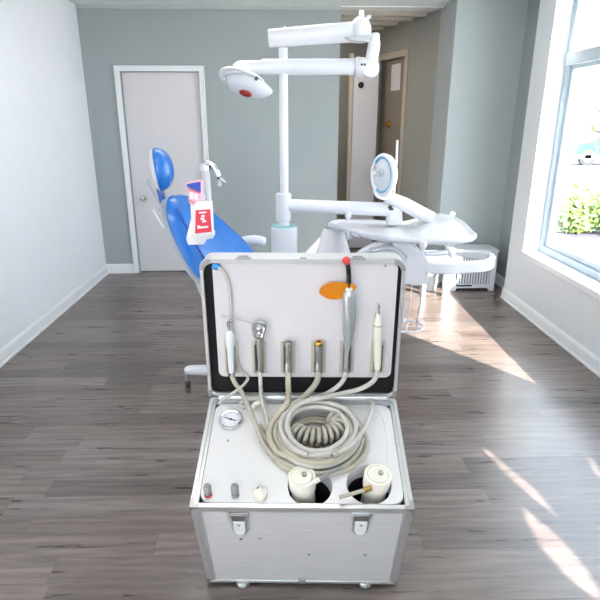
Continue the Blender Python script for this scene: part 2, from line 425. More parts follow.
MB().lathe(hp, nn, [(0, .045), (.008, .045), (.01, .012), (.035, .012)]).cyl(hp+nn*.035-dd*.01, hp+nn*.035+dd*.09, .010, bev=.003).build('door_handle', m_brass, d3)
pq = [hit(a, b, dp(s0, 0, -.049), nn) for a, b in ((392, 65), (401, 63), (400, 90), (391, 91))]
MB().prism(pq, nn*.004).build('vision_panel', m_lilac, d3)
# pale lilac door leaf facing the room
YD = 6.85
a = aY(353, 100, YD).x; b = aY(378, 100, YD).x; zt = aY(365, 58, YD).z
d2 = MB().box((a, YD, .01), (b, YD+.05, zt)).build('door_3', m_lilac, bevel=.003); struct(d2)
c_ = aY(361, 85, YD)
MB().lathe(c_, (0, -1, 0), [(0, .035), (.012, .035), (.018, .022), (.02, .004)]).build('door_closer_disc', m_blackplastic, d2)
q0 = aY(358, 105, YD); q1 = aY(374, 120, YD)
MB().plate([[(q0.x, YD-.001, q0.z), (q1.x, YD-.001, q0.z), (q1.x, YD-.001, q1.z), (q0.x, YD-.001, q1.z)], [(q0.x+.01, YD-.001, q0.z-.01), (q1.x-.01, YD-.001, q0.z-.01), (q1.x-.01, YD-.001, q1.z+.01), (q0.x+.01, YD-.001, q1.z+.01)]], (0, -.008, 0)).build('panel_moulding', m_lilac, d2)
struct(MB().box((a-.05, YD-.01, 0), (a-.003, YD+.08, zt+.05)).build('trim_4', m_taupe_trim, bevel=.003))
# slatted bulkhead strips on the passage ceiling
for i, (yy, zz) in enumerate(((5.95, .05), (6.2, .05), (6.5, .05), (6.8, .05))):
    struct(MB().box((xp-.9, yy, ZC-.045), (XJ-.05-(yy-5.8)*.34, yy+.07, ZC)).build('trim_%d' % (5+i), m_taupe_trim))
# lintel-like white ceiling edge
struct(MB().box((xp, YB-.02, ZC-.012), (XJ, YB+.1, ZC)).build('trim_9', m_ceil))

# ================================================================== EQUIPMENT CASE (frame from its own perspective)
fd = cdir(27, 535, 420); fn_ = -cdir(19.5, 535, -682)
ZF = .014
fu = (aZ(397, 583.2, ZF)-aZ(208.7, 581, ZF)).normalized()
fn_ = (fn_-fu*fn_.dot(fu)); fn_ = (fn_).normalized(); fd = fn_.cross(fu).normalized()
O = aZ(208.9, 581, ZF)
Wc = (aZ(395.4, 583, ZF)-O).dot(fu)
Nc = (hit(188.2, 506, O, fd)-O).dot(fn_)
TP = O+fn_*Nc
Dc = (hit(211.7, 398.5, TP, fn_)-O).dot(fd)
FM = Matrix((( fu.x, fd.x, fn_.x, O.x), (fu.y, fd.y, fn_.y, O.y), (fu.z, fd.z, fn_.z, O.z), (0, 0, 0, 1)))
FI = FM.inverted()
print('CASE', Wc, Nc, Dc, 'tilt', math.degrees(math.asin(fd.z)))
def ct(px, py, h=0):                      # pixel -> local (u,v) on the plane h above the top rim
    p = FI @ hit(px, py, O+fn_*(Nc+h), fn_); return p.x, p.y
def cf(px, py, h=0):                      # pixel -> local (u,n) on the front face
    p = FI @ hit(px, py, O-fd*h, fd); return p.x, p.z
case = thing('equipment_case', (O+fu*Wc/2+fd*Dc/2)*1.0-V((0, 0, (O+fd*Dc/2).z)), 'open silver aluminium portable dental case with white control panel, standing on the wooden floor', 'portable dental unit')
# floor-side profile of the body in (v,n): bottom stays flat on the feet
bt = FI @ (O+fd*Dc+fn_*Nc)
vb = FI @ V(((FM @ V((0, Dc, Nc))).x, (FM @ V((0, Dc, Nc))).y, ZF))
prof = [(0, 0), (0, Nc), (Dc, Nc), (vb.y, vb.z)]
t = .008
def side(u0):
    return MB(FM).prism([(u0, v_, n_) for v_, n_ in prof], (t, 0, 0))
b_ = MB(FM)
b_.prism([(0, v_, n_) for v_, n_ in prof], (t, 0, 0)); b_.prism([(Wc-t, v_, n_) for v_, n_ in prof], (t, 0, 0))
b_.box((0, 0, 0), (Wc, t, Nc)); 
b_.prism([(0, Dc, Nc), (0, Dc-t, Nc), (0, vb.y-t, vb.z+t), (0, vb.y, vb.z)], (Wc, 0, 0))
b_.prism([(0, 0, 0), (0, t, t), (0, vb.y-t, vb.z+t), (0, vb.y, vb.z)], (Wc, 0, 0))
body = b_.build('body', m_alu, case)
# extruded frame: corner posts, bottom rails, top rim with gap
e = .020
fr = MB(FM)
for u0, u1 in ((-.004, e), (Wc-e, Wc+.004)):
    fr.box((u0, -.004, 0), (u1, .002, Nc))
    fr.box((u0, -.004, Nc-.022), (u1 if u0 < 0 else u1, Dc+.004, Nc-.003))
fr.box((-.004, -.004, 0), (Wc+.004, .002, .014)); fr.box((-.004, -.0045, Nc-.024), (Wc+.004, .004, Nc))
fr.build('frame', m_aluframe, case, bevel=.0018)
rim = MB(FM); rw = .008
rim.plate([[(u_, v_, Nc-.006) for u_, v_ in rrect(-.004, Wc+.004, -.004, Dc+.004, .012)], [(u_, v_, Nc-.006) for u_, v_ in rrect(rw, Wc-rw, rw*1.1, Dc-rw, .018)]], (0, 0, .009))
rim.build('top_rim', m_aluframe, case, bevel=.0015)
# groove lines on front posts
for u0 in (e+.004, Wc-e-.006): MB(FM).box((u0, -.0045, .014), (u0+.002, .001, Nc-.024)).build('front_bead', m_aluframe, case)
for name, u0, n0 in (('c', 0, 0), ('c', Wc, 0), ('c', 0, Nc), ('c', Wc, Nc)):
    s_ = 1 if u0 == 0 else -1; q = 1 if n0 == 0 else -1
    cm = MB(FM)
    L1, L2 = (.05, .012) if n0 == 0 else (.03, .010)
    pts = [(0, 0), (L1, 0), (L1-.008, L2), (L2, L2), (L2*.9, .03 if n0 == 0 else .018), (0, .036 if n0 == 0 else .022)]
    cm.prism([(u0+s_*(a_-.005), -.006, n0+q*(b__-.003)) for a_, b__ in pts], (0, .003, 0))
    if n0: cm.prism([(u0-s_*.0052+s_*a_, -.006+b__, n0+.0035) for a_, b__ in ((0, 0), (.03, 0), (.028, .012), (.014, .014), (.012, .030), (0, .032))], (0, 0, -.004))
    cm.prism([(u0-s_*.0055, -.006, n0-q*.003), (u0-s_*.0055, .035, n0-q*.003), (u0-s_*.0055, .022, n0+q*.02), (u0-s_*.0055, -.006, n0+q*.036)], (s_*.003, 0, 0))
    cm.build('corner_guard', m_corner, case, bevel=.001)
# feet
for px in (243, 365):
    p = aZ(px, 583.5, 0.005); m_ = MB()
    m_.lathe(V((p.x, p.y+.004, 0)), (0, 0, 1), [(0, .022), (.004, .026), (.012, .026), (ZF+.004, .022)], 28)
    m_.build('foot', m_steel, case)
    MB().lathe(V((p.x, p.y+.2, 0)), (0, 0, 1), [(0, .024), (ZF+.002, .026)], 20).build('foot', m_rubber, case)
# latches
for px in (238, 362):
    uc, nt_ = cf(px, 511.5); _, nb = cf(px, 531.5); lm = MB(FM); Hh = nt_-nb; w = .033
    lm.prism([(uc+a_*w, -.0045, nt_-b__*Hh) for a_, b__ in ((-.95, .0), (.95, .0), (.95, .28), (.72, .36), (.8, .85), (.4, 1.08), (-.4, 1.08), (-.8, .85), (-.72, .36), (-.95, .28))], (0, -.0025, 0))
    lt = lm.build('latch', m_aluframe, case, bevel=.0008)
    k_ = MB(FM); k_.box((uc-.021, -.013, nt_-.30*Hh), (uc+.021, -.006, nt_-.02*Hh)); k_.box((uc-.026, -.0105, nt_-.16*Hh), (uc+.026, -.006, nt_-.10*Hh))
    k_.build('latch_hook', m_corner, lt, bevel=.0015)
    k2 = MB(FM); k2.prism([(uc+a_*w, -.007, nt_-b__*Hh) for a_, b__ in ((-.55, .33), (.55, .33), (.6, .75), (.35, .97), (-.35, .97), (-.6, .75))], (0, -.007, 0)); k2.build('latch_lever', m_white, lt, bevel=.002)
    MB(FM).lathe((uc, -.014, nt_-.47*Hh), (0, -1, 0), [(0, .0045), (.0015, .0045), (.0025, .002)], 14).build('rivet', m_corner, lt)
for px, py in ((241, 539), (260, 538), (309, 554.5), (365, 555), (200, 511), (400, 511)):
    u_, n_ = cf(px, py); MB(FM).lathe((u_, -.0005, n_), (0, -1, 0), [(0, .0055), (.002, .005), (.0035, .002)], 14).build('rivet', m_corner, case)
u_, n_ = cf(302, 578.5); MB(FM).box((u_-.014, -.009, n_-.004), (u_+.014, -.003, n_+.008)).build('stop_block', m_corner, case, bevel=.001)

# control panel with two wells
hole_c = []
for x0, x1, y0, y1 in ((287, 333, 467, 506.5), (346, 392, 464.5, 504)):
    uc, _ = ct((x0+x1)/2, (y0+y1)/2); vc = (ct(310, y0)[1]+ct(310, y1)[1])/2
    rr_ = ((ct(x1, (y0+y1)/2)[0]-ct(x0, (y0+y1)/2)[0])+(ct(310, y0)[1]-ct(310, y1)[1]))/4
    hole_c.append((uc, vc, rr_))
print('HOLES', hole_c)
pg = .022
outer = rrect(pg, Wc-pg, .012, Dc-.026, .035, 8)
loops = [[(u_, v_, Nc-.016) for u_, v_ in outer]]
for uc, vc, r_ in hole_c: loops.append([(uc+r_*math.cos(2*PI*i/48), vc+r_*math.sin(2*PI*i/48), Nc-.016) for i in range(48)])
panel = MB(FM).plate(loops, (0, 0, .018)).build('control_panel', m_panel, case, bevel=.004, bseg=3)
MB(FM).box((t, t, Nc-.045), (Wc-t, .013, Nc-.02)).box((t, t, Nc-.05), (pg+.004, Dc-t, Nc-.018)).box((Wc-pg-.004, t, Nc-.05), (Wc-t, Dc-t, Nc-.018)).box((t, Dc-.034, Nc-.05), (Wc-t, Dc-t, Nc-.018)).build('gap_liner', m_black, case)
for uc, vc, r_ in hole_c:
    wl = MB(FM); dep = .13
    wl.lathe((uc, vc, Nc-.002), (0, 0, -1), [(0, r_+.003), (0, r_-.001), (.004, r_-.002), (dep, r_-.004), (dep, r_+.003)], 48, caps=False); w_ = wl.build('well', m_inner, panel)
    MB(FM).lathe((uc, vc, Nc-.062), (0, 0, -1), [(0, r_-.0035), (0, r_-.005), (dep-.04, r_-.007), (dep-.04, .001)], 48, caps=False).build('well_liner', m_black, w_)
# raised shallow contour on right side of the panel
cc = [ct(*q) for q in ((372, 403), (381, 414), (386, 430), (388, 448), (388, 462))]
MB(FM).tube([V((a_, b__, Nc+.0012)) for a_, b__ in [V(q_).to_tuple() for q_ in [x_ for x_ in spline([V((a1, b1, 0)) for a1, b1 in cc], 6)] ] and [(p_.x, p_.y) for p_ in spline([V((a1, b1, 0)) for a1, b1 in cc], 6)]], .0025, 8).build('moulded_ridge', m_panel, panel)
# gauge
uc, vc = ct(231, 421.5); gz = Nc+.002
ga = MB(FM).lathe((uc, vc, gz), (0, 0, 1), [(0, .043), (.004, .044), (.012, .042), (.014, .038), (.013, .034), (.010, .033)], 40, caps=False).build('pressure_gauge', m_chrome, case)
MB(FM).lathe((uc, vc, gz), (0, 0, 1), [(0, .034), (.0095, .034)], 36).build('gauge_dial', m_gauge, ga)
nd = MB(FM); R_ = Matrix.Rotation(-.35, 3, 'Z')
nd.box((uc-.024, vc-.0015, gz+.0097), (uc+.02, vc+.0015, gz+.0112), R_, (uc, vc, gz)); nd.lathe((uc, vc, gz+.0097), (0, 0, 1), [(0, .004), (.002, .004)], 14)
nd.build('gauge_needle', m_blackplastic, ga)
tk = MB(FM)
for i in range(25):
    a_ = math.radians(-45+270*i/24); ri = .024 if i % 4 == 0 else .027
    tk.box((uc+ri, vc-.0006, gz+.0095), (uc+.031, vc+.0006, gz+.0102), Matrix.Rotation(a_, 3, 'Z'), (uc, vc, gz))
tk.build('gauge_scale', m_greyplastic, ga)
# two toggles, one round knob, small screws
for px in (208.5, 235.5):
    uc, vc = ct(px, 496); tg = MB(FM)
    tg.lathe((uc, vc, Nc+.001), (0, 0, 1), [(0, .013), (.004, .013), (.006, .0095), (.012, .009)], 20)
    to = tg.build('flow_valve', m_corner, panel)
    MB(FM).lathe((uc, vc, Nc+.012), (-.04, .28, 1), [(0, .0085), (.003, .0115), (.028, .0125), (.033, .010), (.034, .003)], 14).build('valve_knob', m_greyplastic, to)
    MB(FM).lathe((uc, vc, Nc+.007), (0, 0, 1), [(0, .0122), (.003, .0122)], 20).build('valve_collar', m_redtip if px < 220 else m_greyplastic, to)
uc, vc = ct(260.5, 496)
kn = MB(FM).lathe((uc, vc, Nc+.001), (0, 0, 1), [(0, .02), (.004, .022), (.010, .0225), (.02, .021), (.027, .015), (.03, .006), (.031, .001)], 28).build('regulator_knob', m_cream, panel)
MB(FM).box((uc-.010, vc+.006, Nc+.0225), (uc+.008, vc+.010, Nc+.0295)).build('knob_pointer', m_blackplastic, kn)
for px, py in ((244, 409), (228, 441)):
    uc, vc = ct(px, py); MB(FM).lathe((uc, vc, Nc+.0015), (0, 0, 1), [(0, .005), (.0015, .0045), (.002, .002)], 12).build('panel_screw', m_corner, panel)

# ---- lid
lu = fu; lup = -cdir(3, 535, -1365); lup = (lup-lu*lup.dot(lu)).normalized(); lw = lu.cross(lup)
LO = FM @ V((0, Dc+.012, Nc+.002))
LM = Matrix(((lu.x, lup.x, lw.x, LO.x), (lu.y, lup.y, lw.y, LO.y), (lu.z, lup.z, lw.z, LO.z), (0, 0, 0, 1)))
LI = LM.inverted()
def lp(px, py, h=0):
    p = LI @ hit(px, py, LO+lw*h, lw); return p.x, p.y
print('LIDdir', lup, 'corners', [tuple(round(x, 3) for x in lp(*q)) for q in ((201, 268), (405, 268), (300, 254), (300, 394), (212, 385), (396, 385))])
Lh = lp(302, 260)[1]; ua = lp(202.5, 300)[0]; ub = lp(402.8, 300)[0]
LDp = .085
def ring3(a0, a1, b0, b1, r, w, n=6): return [(x_, y_, w) for x_, y_ in rrect(a0, a1, b0, b1, r, n)]
lb = MB(LM)
lb.plate([ring3(ua, ub, 0, Lh, .03, -LDp), ring3(ua+.006, ub-.006, .006, Lh-.006, .026, -LDp)], (0, 0, LDp-.004))
lb.plate([ring3(ua+.001, ub-.001, .001, Lh-.001, .03, -LDp)], (0, 0, .006))
lid = lb.build('lid', m_alu, case)
MB(LM).plate([ring3(ua-.003, ub+.003, -.003, Lh+.003, .034, -.012), ring3(ua+.009, ub-.009, .010, Lh-.013, .024, -.012)], (0, 0, .012)).build('lid_rim', m_aluframe, lid, bevel=.003)
for u0, s_ in ((ua, 1), (ub, -1)):
    cg = MB(LM); pts = []
    R1, R2 = .036, .014
    for k_ in range(9):
        a_ = math.radians(180-90*k_/8) if s_ > 0 else math.radians(90*k_/8)
        pts.append((u0+s_*R1+R1*1.08*math.cos(a_), Lh-R1+R1*1.08*math.sin(a_), .0005))
    for k_ in range(9):
        a_ = math.radians(90+90*k_/8) if s_ > 0 else math.radians(90-90*k_/8)
        pts.append((u0+s_*R1+(R1-R2)*math.cos(a_), Lh-R1+(R1-R2)*math.sin(a_), .0005)) 
    cg.prism(pts, (0, 0, .003)); cg.build('lid_corner', m_corner, lid, bevel=.001)
MB(LM).plate([ring3(ua+.006, ub-.006, .004, Lh-.006, .026, -.024)], (0, 0, .006)).build('foam_lining', m_black, lid)
i0 = lp(215.5, 320, -.012); i1 = lp(396, 300, -.012); i2 = lp(300, 377, -.012)[1]
MB(LM).plate([ring3(i0[0], i1[0], i2, Lh-.012, .022, -.018)], (0, 0, .006)).build('inner_board', m_inner, lid, bevel=.002)
BW = -.012                                # board face
# strike plates on the lid's top edge
for px in (243, 358):
    uc = lp(px, 254)[0]; z_ = MB(LM); z_.box((uc-.026, Lh+.001, -.014), (uc+.026, Lh+.006, .002)); z_.box((uc-.017, Lh+.004, -.010), (uc+.017, Lh+.013, -.004)); z_.build('strike_plate', m_corner, lid, bevel=.001)
uc = lp(303, 254)[0]; MB(LM).box((uc-.010, Lh+.001, -.012), (uc+.010, Lh+.007, -.002)).build('lock_tab', m_corner, lid, bevel=.001)
u_, v_ = lp(385.5, 265.5, BW); MB(LM).lathe((u_, v_, BW), (0, 0, 1), [(0, .005), (.002, .005), (.003, .002)], 12).build('board_screw', m_corner, lid)
# hinge strip between lid and body
hs = MB(FM); hs.box((.02, Dc-.002, Nc-.004), (Wc-.02, Dc+.012, Nc+.006)); hs.tube([(.03, Dc+.004, Nc+.006), (Wc-.03, Dc+.004, Nc+.006)], .005, 10)
hs.build('hinge', m_aluframe, case, bevel=.001)
for u0, u1 in ((ua-.004, ua+.012), (ub-.012, ub+.004)): MB(LM).box((u0, -.004, -.03), (u1, .030, .003)).build('hinge_corner', m_corner, lid, bevel=.003)
# clips
clips = []
for px in (232, 259.5, 288, 318.5, 346.5, 377.5):
    u1 = lp(px-7.3, 356, BW)[0]; u2 = lp(px+7.3, 356, BW)[0]; v1 = lp(px, 372.5, BW)[1]; v2 = lp(px, 340.5, BW)[1]
    cm = MB(LM); cm.box((u1, v1, BW), (u2, v2, BW+.004)); cl = cm.build('tool_clip', m_clip, lid, bevel=.0015)
    um = (u1+u2)/2; c2 = MB(LM); out = []
    for k_ in range(13):
        a_ = math.radians(-205+230*k_/12); out.append((um+.0165*math.cos(a_), BW+.022+.0165*math.sin(a_)))
    inn = [(um+(x_-um)*.80, BW+.022+(y_-BW-.022)*.80) for x_, y_ in reversed(out)]
    c2.prism([(x_, v1+.014, w_) for x_, w_ in out+inn], (0, (v2-v1)-.024, 0))
    c2.build('clip_jaw', m_jaw, cl, bevel=.001)
    clips.append((um, v1, v2))
CW = BW+.022                              # axis of a held tool in front of the board
def L3(px, py, h=CW): a_, b__ = lp(px, py, h); return LM @ V((a_, b__, h))
def T3(px, py, h=0): a_, b__ = ct(px, py, h); return FM @ V((a_, b__, Nc+h))

# ---- hose coil geometry on the panel
cu, cv = ct(317.5, 434.5, .03)
rimL = lambda px, py: (lambda p: p)(L3(px, py, .018))
def coil(r0, h0, turns, a0, r1=None, h1=None, ex=1.0, off=(0, 0), wob=.004, ph=0):
    r1 = r1 or r0; h1 = h0 if h1 is None else h1; out = []; n = int(26*turns)
    for i in range(n+1):
        q = i/n; a_ = math.radians(a0)+2*PI*turns*q; r_ = r0+(r1-r0)*q+wob*math.sin(3*a_+ph)
        out.append(FM @ V((cu+off[0]+r_*math.cos(a_), cv+off[1]+r_*.90*math.sin(a_)*ex, Nc+h0+(h1-h0)*q)))
    return out
def px2ang(px, py, h): 
    a_, b__ = ct(px, py, h); return math.degrees(math.atan2((b__-cv)/.9, a_-cu)), math.hypot(a_-cu, (b__-cv)/.9)

def hose(lead, r, loop, m, parent, rad=.0095):
    P = spline(lead, 10); P = P + [q for q in loop]
    # smooth join
    L1 = len(spline(lead, 10))
    S = P[:]
    for _ in range(4):
        for i in range(max(1, L1-14), min(len(P)-1, L1+14)): S[i] = (P[i-1]+P[i]*2+P[i+1])/4
        P = S[:]
    o = MB().tube(P, rad, 12).build('hose', m, parent)
    return o
G = 'handpieces clipped in the case lid'
def tool_axis(i): um, v1, v2 = clips[i]; return um, v1, v2

def LMl(mb_M=True): return MB(LM)
# 1 high-speed style handpiece with chrome head
um, v1, v2 = clips[0]
tb = lambda px, py, h=CW: LI @ L3(px, py, h)
q = tb(231, 374); T1 = thing('dental_handpiece', LM @ V(q), 'white handpiece with a chrome neck in the leftmost clip of the lid', 'dental handpiece')
ax0 = tb(231.5, 372); ax1 = tb(229.5, 330); d_ = (ax1-ax0); L_ = d_.length
MB(LM).lathe(ax0, d_, [(0, .010), (.03*1, .0115), (L_*.5, .0125), (L_*.72, .0175), (L_*.88, .0165), (L_, .009)], 20).build('handle', m_whiteB, T1)
MB(LM).tube(spline([ax1, tb(228.5, 324), tb(229.5, 320.5, CW+.008), tb(230.8, 320, CW+.02)], 5), .0062, 12).build('neck', m_chrome, T1)
MB(LM).lathe(ax0, -d_, [(0, .0125), (.014, .0125), (.018, .010)], 16).build('swivel_collar', m_chrome, T1)
hose([L3(231, 373), L3(235, 383, .03), L3(241, 391, .045), T3(247, 404, .07), T3(256, 425, .05), T3(264, 445, .03), T3(277, 458, .02)], 0, coil(.158, .012, 1.35, 232, .152, .018), m_hoseA, T1, .0085)
# 2 three-way syringe
q = tb(260, 373); T2 = thing('air_water_syringe', LM @ V(q), 'metal air-water syringe with two buttons and thin nozzle, second clip from the left', 'dental syringe')
a0_ = tb(260, 372); a1_ = tb(259.5, 338); d_ = a1_-a0_; L_ = d_.length
MB(LM).lathe(a0_, d_, [(0, .009), (L_*.4, .010), (L_*.8, .0125), (L_, .014)], 20).build('handle', m_steel, T2)
hd = tb(259.3, 329)
lp_ = [tb(255.5, 337), tb(252.8, 329), tb(254, 323.5), tb(258.5, 321.5), tb(263.2, 323), tb(264.6, 328), tb(262, 337)]
MB(LM).tube(spline(lp_, 6), .0055, 10).build('head_loop', m_chrome, T2)
MB(LM).ell(hd, (.014, .022, .012)).build('head', m_steel, T2)
MB(LM).lathe(hd+V((0, .005, .008)), (0, 0, 1), [(0, .006), (.006, .006), (.008, .003)], 14).build('button', m_chrome, T2)
MB(LM).lathe(hd+V((0, -.012, .008)), (0, 0, 1), [(0, .006), (.006, .006), (.008, .003)], 14).build('button', m_chrome, T2)
MB(LM).tube(spline([tb(254, 324.5), tb(246, 321.5, CW+.012), tb(232, 318, CW+.03), tb(221, 316.8, CW+.04)], 6), .0025, 8).build('nozzle', m_chrome, T2)
hose([L3(260, 371), L3(260.5, 384, .03), L3(261, 392, .04), T3(262, 402, .055), T3(266, 414, .045), T3(268, 425, .04)], 0, coil(.150, .030, 1.4, 172, .136, .036, ph=1), m_hoseB, T2, .0075)
# 3, 4 couplers without tool
for i, (px, mh, rad, lab, a0c, rc, hc) in enumerate(((288, m_hoseC, .0105, 'beige hose with steel coupler, no tool fitted, in the third clip from the left', 120, .140, .062), (318.5, m_hoseA, .011, 'thick warm grey hose with gilt-ended steel coupler in the fourth clip from the left', 115, .126, .060))):
    a0_ = tb(px, 372); a1_ = tb(px, 345); d_ = a1_-a0_; L_ = d_.length
    T = thing('hose_coupler', LM @ V(a0_), lab, 'hose coupler')
    MB(LM).lathe(a0_, d_, [(0, .0125), (L_*.25, .0125), (L_*.28, .0115), (L_*.6, .0115), (L_*.63, .0128), (L_*.85, .0128), (L_, .0140)], 20, caps=True).build('coupler_body', m_steel, T)
    MB(LM).lathe(a1_, d_, [(0, .0155), (.010, .0155), (.012, .0125), (.0135, .009), (.006, .008)], 20).build('coupler_end', m_brass if i else m_corner, T)
    for k_ in range(2): MB(LM).lathe(a1_+V(((-.007, .007)[k_], 0, 0))+V((0, .010, 0)), (0, 1, 0), [(0, .0022), (.006, .0022)], 8).build('contact_pin', m_brass, T)
    if i == 0: lead = [L3(288, 371), L3(288.2, 384, .035), L3(288.5, 393, .05), T3(287, 403, .085), T3(279, 413, .07), T3(270.5, 426, .055), T3(270, 440, .05), T3(278, 454, .04)]; a0c = 215
    else: lead = [L3(318.5, 371), L3(317, 381, .035), L3(310, 391, .05), T3(299, 401, .075), T3(285, 410, .06), T3(277, 423, .05), T3(275, 437, .04), T3(282, 451, .032)]; a0c = 222
    hose(lead, 0, coil(rc, hc-.03, 1.3, a0c, rc-.012, hc-.02, ph=i*2), mh, T, rad)
# 5 curing light
a0_ = tb(345.8, 372); T5 = thing('curing_light', LM @ V(a0_), 'silver curing light with bent black tip and orange shield, fifth clip from the left', 'curing light')
P5 = [tb(345.8, 368), tb(346.4, 356), tb(348, 340), tb(349, 325), tb(349.3, 310), tb(349, 297), tb(348.8, 290)]
sp = spline(P5, 6); n_ = len(sp)
rad5 = []
for i in range(n_):
    q = i/(n_-1); rad5.append(.0095+(.0145*math.sin(PI*min(1, max(0, (q-.22)/.92)))**.75 if q > .22 else 0))
MB(LM).tube(sp, rad5, 20).build('body', m_silverbody, T5)
MB(LM).lathe(P5[0], P5[0]-P5[1], [(0, .0115), (.02, .0115), (.024, .008)], 16).build('tail_collar', m_steel, T5)
MB(LM).lathe(P5[-1], (0, 1, .1), [(0, .014), (.006, .0145), (.012, .012)], 20).build('collar', m_cream, T5)
bn = spline([tb(348.7, 290), tb(348.9, 280), tb(348.6, 272), tb(348, 266, CW+.01), tb(346.6, 261.5, CW+.03)], 6)
MB(LM).tube(bn, .0085, 14).build('light_guide', m_blackplastic, T5)
MB(LM).lathe(bn[-1]-V((0, .0, 0)), bn[-1]-bn[-4], [(-.008, .0095), (0, .0125), (.012, .0125), (.016, .008)], 16).build('tip_cap', m_redtip, T5)
c5 = tb(338.5, 290.6, CW+.004); r5a = abs(tb(357, 290, CW).x-tb(320, 290, CW).x)/2; r5b = abs(tb(338, 283, CW).y-tb(338, 298, CW).y)/2
outl = [tuple(tb(x_, y_, CW+.004)) for x_, y_ in [tuple(p_)[:2] for p_ in spline([V((a1, b1, 0)) for a1, b1 in ((319.2,290.7),(324,285),(334.7,282),(348,283.2),(356,285.3),(354.7,289.3),(350.7,294.7),(340,298.7),(329.3,298.7),(321.3,294.7))], 5, closed=True)]]
_unused = [(c5.x+r5a*math.cos(a_)*(1.0 if math.cos(a_) < 0 else .93), c5.y+r5b*(.95*math.sin(a_)+.10*math.cos(a_)), c5.z) for a_ in [2*PI*i/40 for i in range(40)]]
MB(LM).prism(outl, (0, .000, .004)).build('orange_shield', m_orange, T5, bevel=.0012)
hose([L3(345.5, 371), L3(344, 379, .03), L3(337, 387, .045), L3(326, 394, .055), T3(312, 399, .08), T3(295, 405, .072), T3(284, 417, .066), T3(281, 430, .06), T3(286, 443, .055)], 0, coil(.118, .052, 1.25, 216, .112, .056, ph=2.2), m_hoseB, T5, .0085)
# 6 scaler
a0_ = tb(377, 373); T6 = thing('ultrasonic_scaler', LM @ V(a0_), 'cream ultrasonic scaler with fine pointed steel tip in the rightmost clip', 'ultrasonic scaler')
a0_ = tb(377.2, 369); a1_ = tb(378.2, 314); d_ = a1_-a0_; L_ = d_.length
MB(LM).lathe(a0_, d_, [(0, .011), (L_*.1, .0135), (L_*.5, .0150), (L_*.78, .0150), (L_*.80, .0142), (L_*.83, .0150), (L_*.93, .0125), (L_, .006)], 22).build('handle', m_cream, T6)
MB(LM).lathe(a0_+d_*.795, d_, [(0, .0152), (.003, .0152)], 22).build('grip_ring', m_greyplastic, T6)
MB(LM).tube(spline([a1_-d_*.01, tb(378.5, 310), tb(379.2, 306.5, CW+.006), tb(377.8, 303.5, CW+.014)], 5), [.005]*6+[.003]*5+[.0018]*5, 8).build('steel_tip', m_chrome, T6)
hose([L3(377, 370), L3(375.5, 378, .03), L3(369, 384.5, .045), L3(357, 390, .055), L3(342, 393.5, .06), T3(322, 398, .09), T3(303, 402.5, .085), T3(291, 413, .08), T3(287, 426, .072), T3(291, 438, .066)], 0, coil(.106, .062, 1.15, 210, .100, .066, ph=.7)+[], m_hoseB, T6, .0085)
# extra hoses making up the coil, each from a fitting in the panel
T7 = tag(MB().tube(spline([T3(372, 402, .004), T3(372.5, 404, .03), T3(369, 418, .05), T3(361, 434, .07), T3(350, 446, .072), T3(338, 453, .068)], 8)+coil(.128, .066, .9, -70, .122, .068), .0078, 12).build('supply_hose', m_hoseB), 'light grey hose rising from the panel by the right edge into the coil', 'hose')
T8 = tag(MB().tube(coil(.166, .012, 1.02, 200, .162, .012, ph=3)+[FM @ V((cu-.2, cv+.05, Nc+.012))], .0085, 12).build('suction_hose', m_hoseC), 'beige hose forming the lowest, widest loop of the coil on the panel', 'hose')
# curly air hose in the middle of the coil
path = spline([T3(296, 431, .028), T3(303, 435, .034), T3(314, 437, .036), T3(326, 435, .038), T3(335, 430, .040), T3(337, 422.5, .042), T3(330, 417.5, .040)], 12)
hx = []; tot = len(path)
for i in range(tot-1):
    a_, b__ = path[i], path[i+1]; T_ = (b__-a_).normalized(); up = fn_; s_ = T_.cross(up).normalized(); up = s_.cross(T_)
    for k_ in range(4):
        q = (i+k_/4); ang = q/(tot-1)*2*PI*13
        hx.append(a_.lerp(b__, k_/4)+(up*math.sin(ang)+s_*math.cos(ang))*.026)
tag(MB().tube(coil(.098, .012, 1.9, 20, .070, .014, ph=1), .0085, 12).build('drain_hose', m_hoseC), 'beige hose lying low inside the coil under the curled spring hose', 'hose')
tag(MB().tube(hx, .0075, 8).build('coiled_air_hose', m_hoseA), 'tightly curled grey spring hose lying inside the ring of hoses', 'coiled hose')
# clear tube with blue fitting
tt = thing('clear_tube', LM @ V(tb(215, 266, BW)), 'thin translucent tube with blue fitting running down the left side of the lid board', 'tube')
MB(LM).tube(spline([tb(214, 266.5, BW+.01), tb(219, 268, BW+.012), tb(225, 274, BW+.012), tb(229.5, 287, BW+.010), tb(230.5, 302, BW+.008), tb(231.5, 322, BW+.006), tb(234, 345, BW+.006), tb(240, 368, BW+.008), tb(247.5, 377, BW+.012), tb(246, 382, BW+.03), tb(240, 388, BW+.05), tb(230, 395, BW+.06)], 6)+[LI @ T3(221, 401, .012), LI @ T3(219, 404, .004)], .0055, 10).build('tubing', m_hoseB, tt)
MB(LM).lathe(tb(212.5, 266, BW+.004), (1, -.15, .1), [(0, .010), (.010, .012), (.02, .012), (.026, .008)], 16).build('blue_fitting', m_bluefit, tt)
# little tubes and fittings near the rear-left of the panel
for k_, (pts, lab) in enumerate((([(241, 403), (246, 399), (256, 398.5), (264, 402), (266, 410)], 'short white hose arching behind the gauge to the coil'), ([(252, 408), (257, 403), (263, 404), (268, 416), (266, 430)], 'short cream hose curving beside the left of the coil'))):
    P = [T3(pts[0][0], pts[0][1], .002)]+[T3(a_, b__, .028+.006*k_) for a_, b__ in pts[1:-1]]+[T3(pts[-1][0], pts[-1][1], .003)]
    tag(MB().tube(spline(P, 8), .0085, 10).build('short_hose', (m_hoseB, m_cream)[k_]), lab, 'hose')

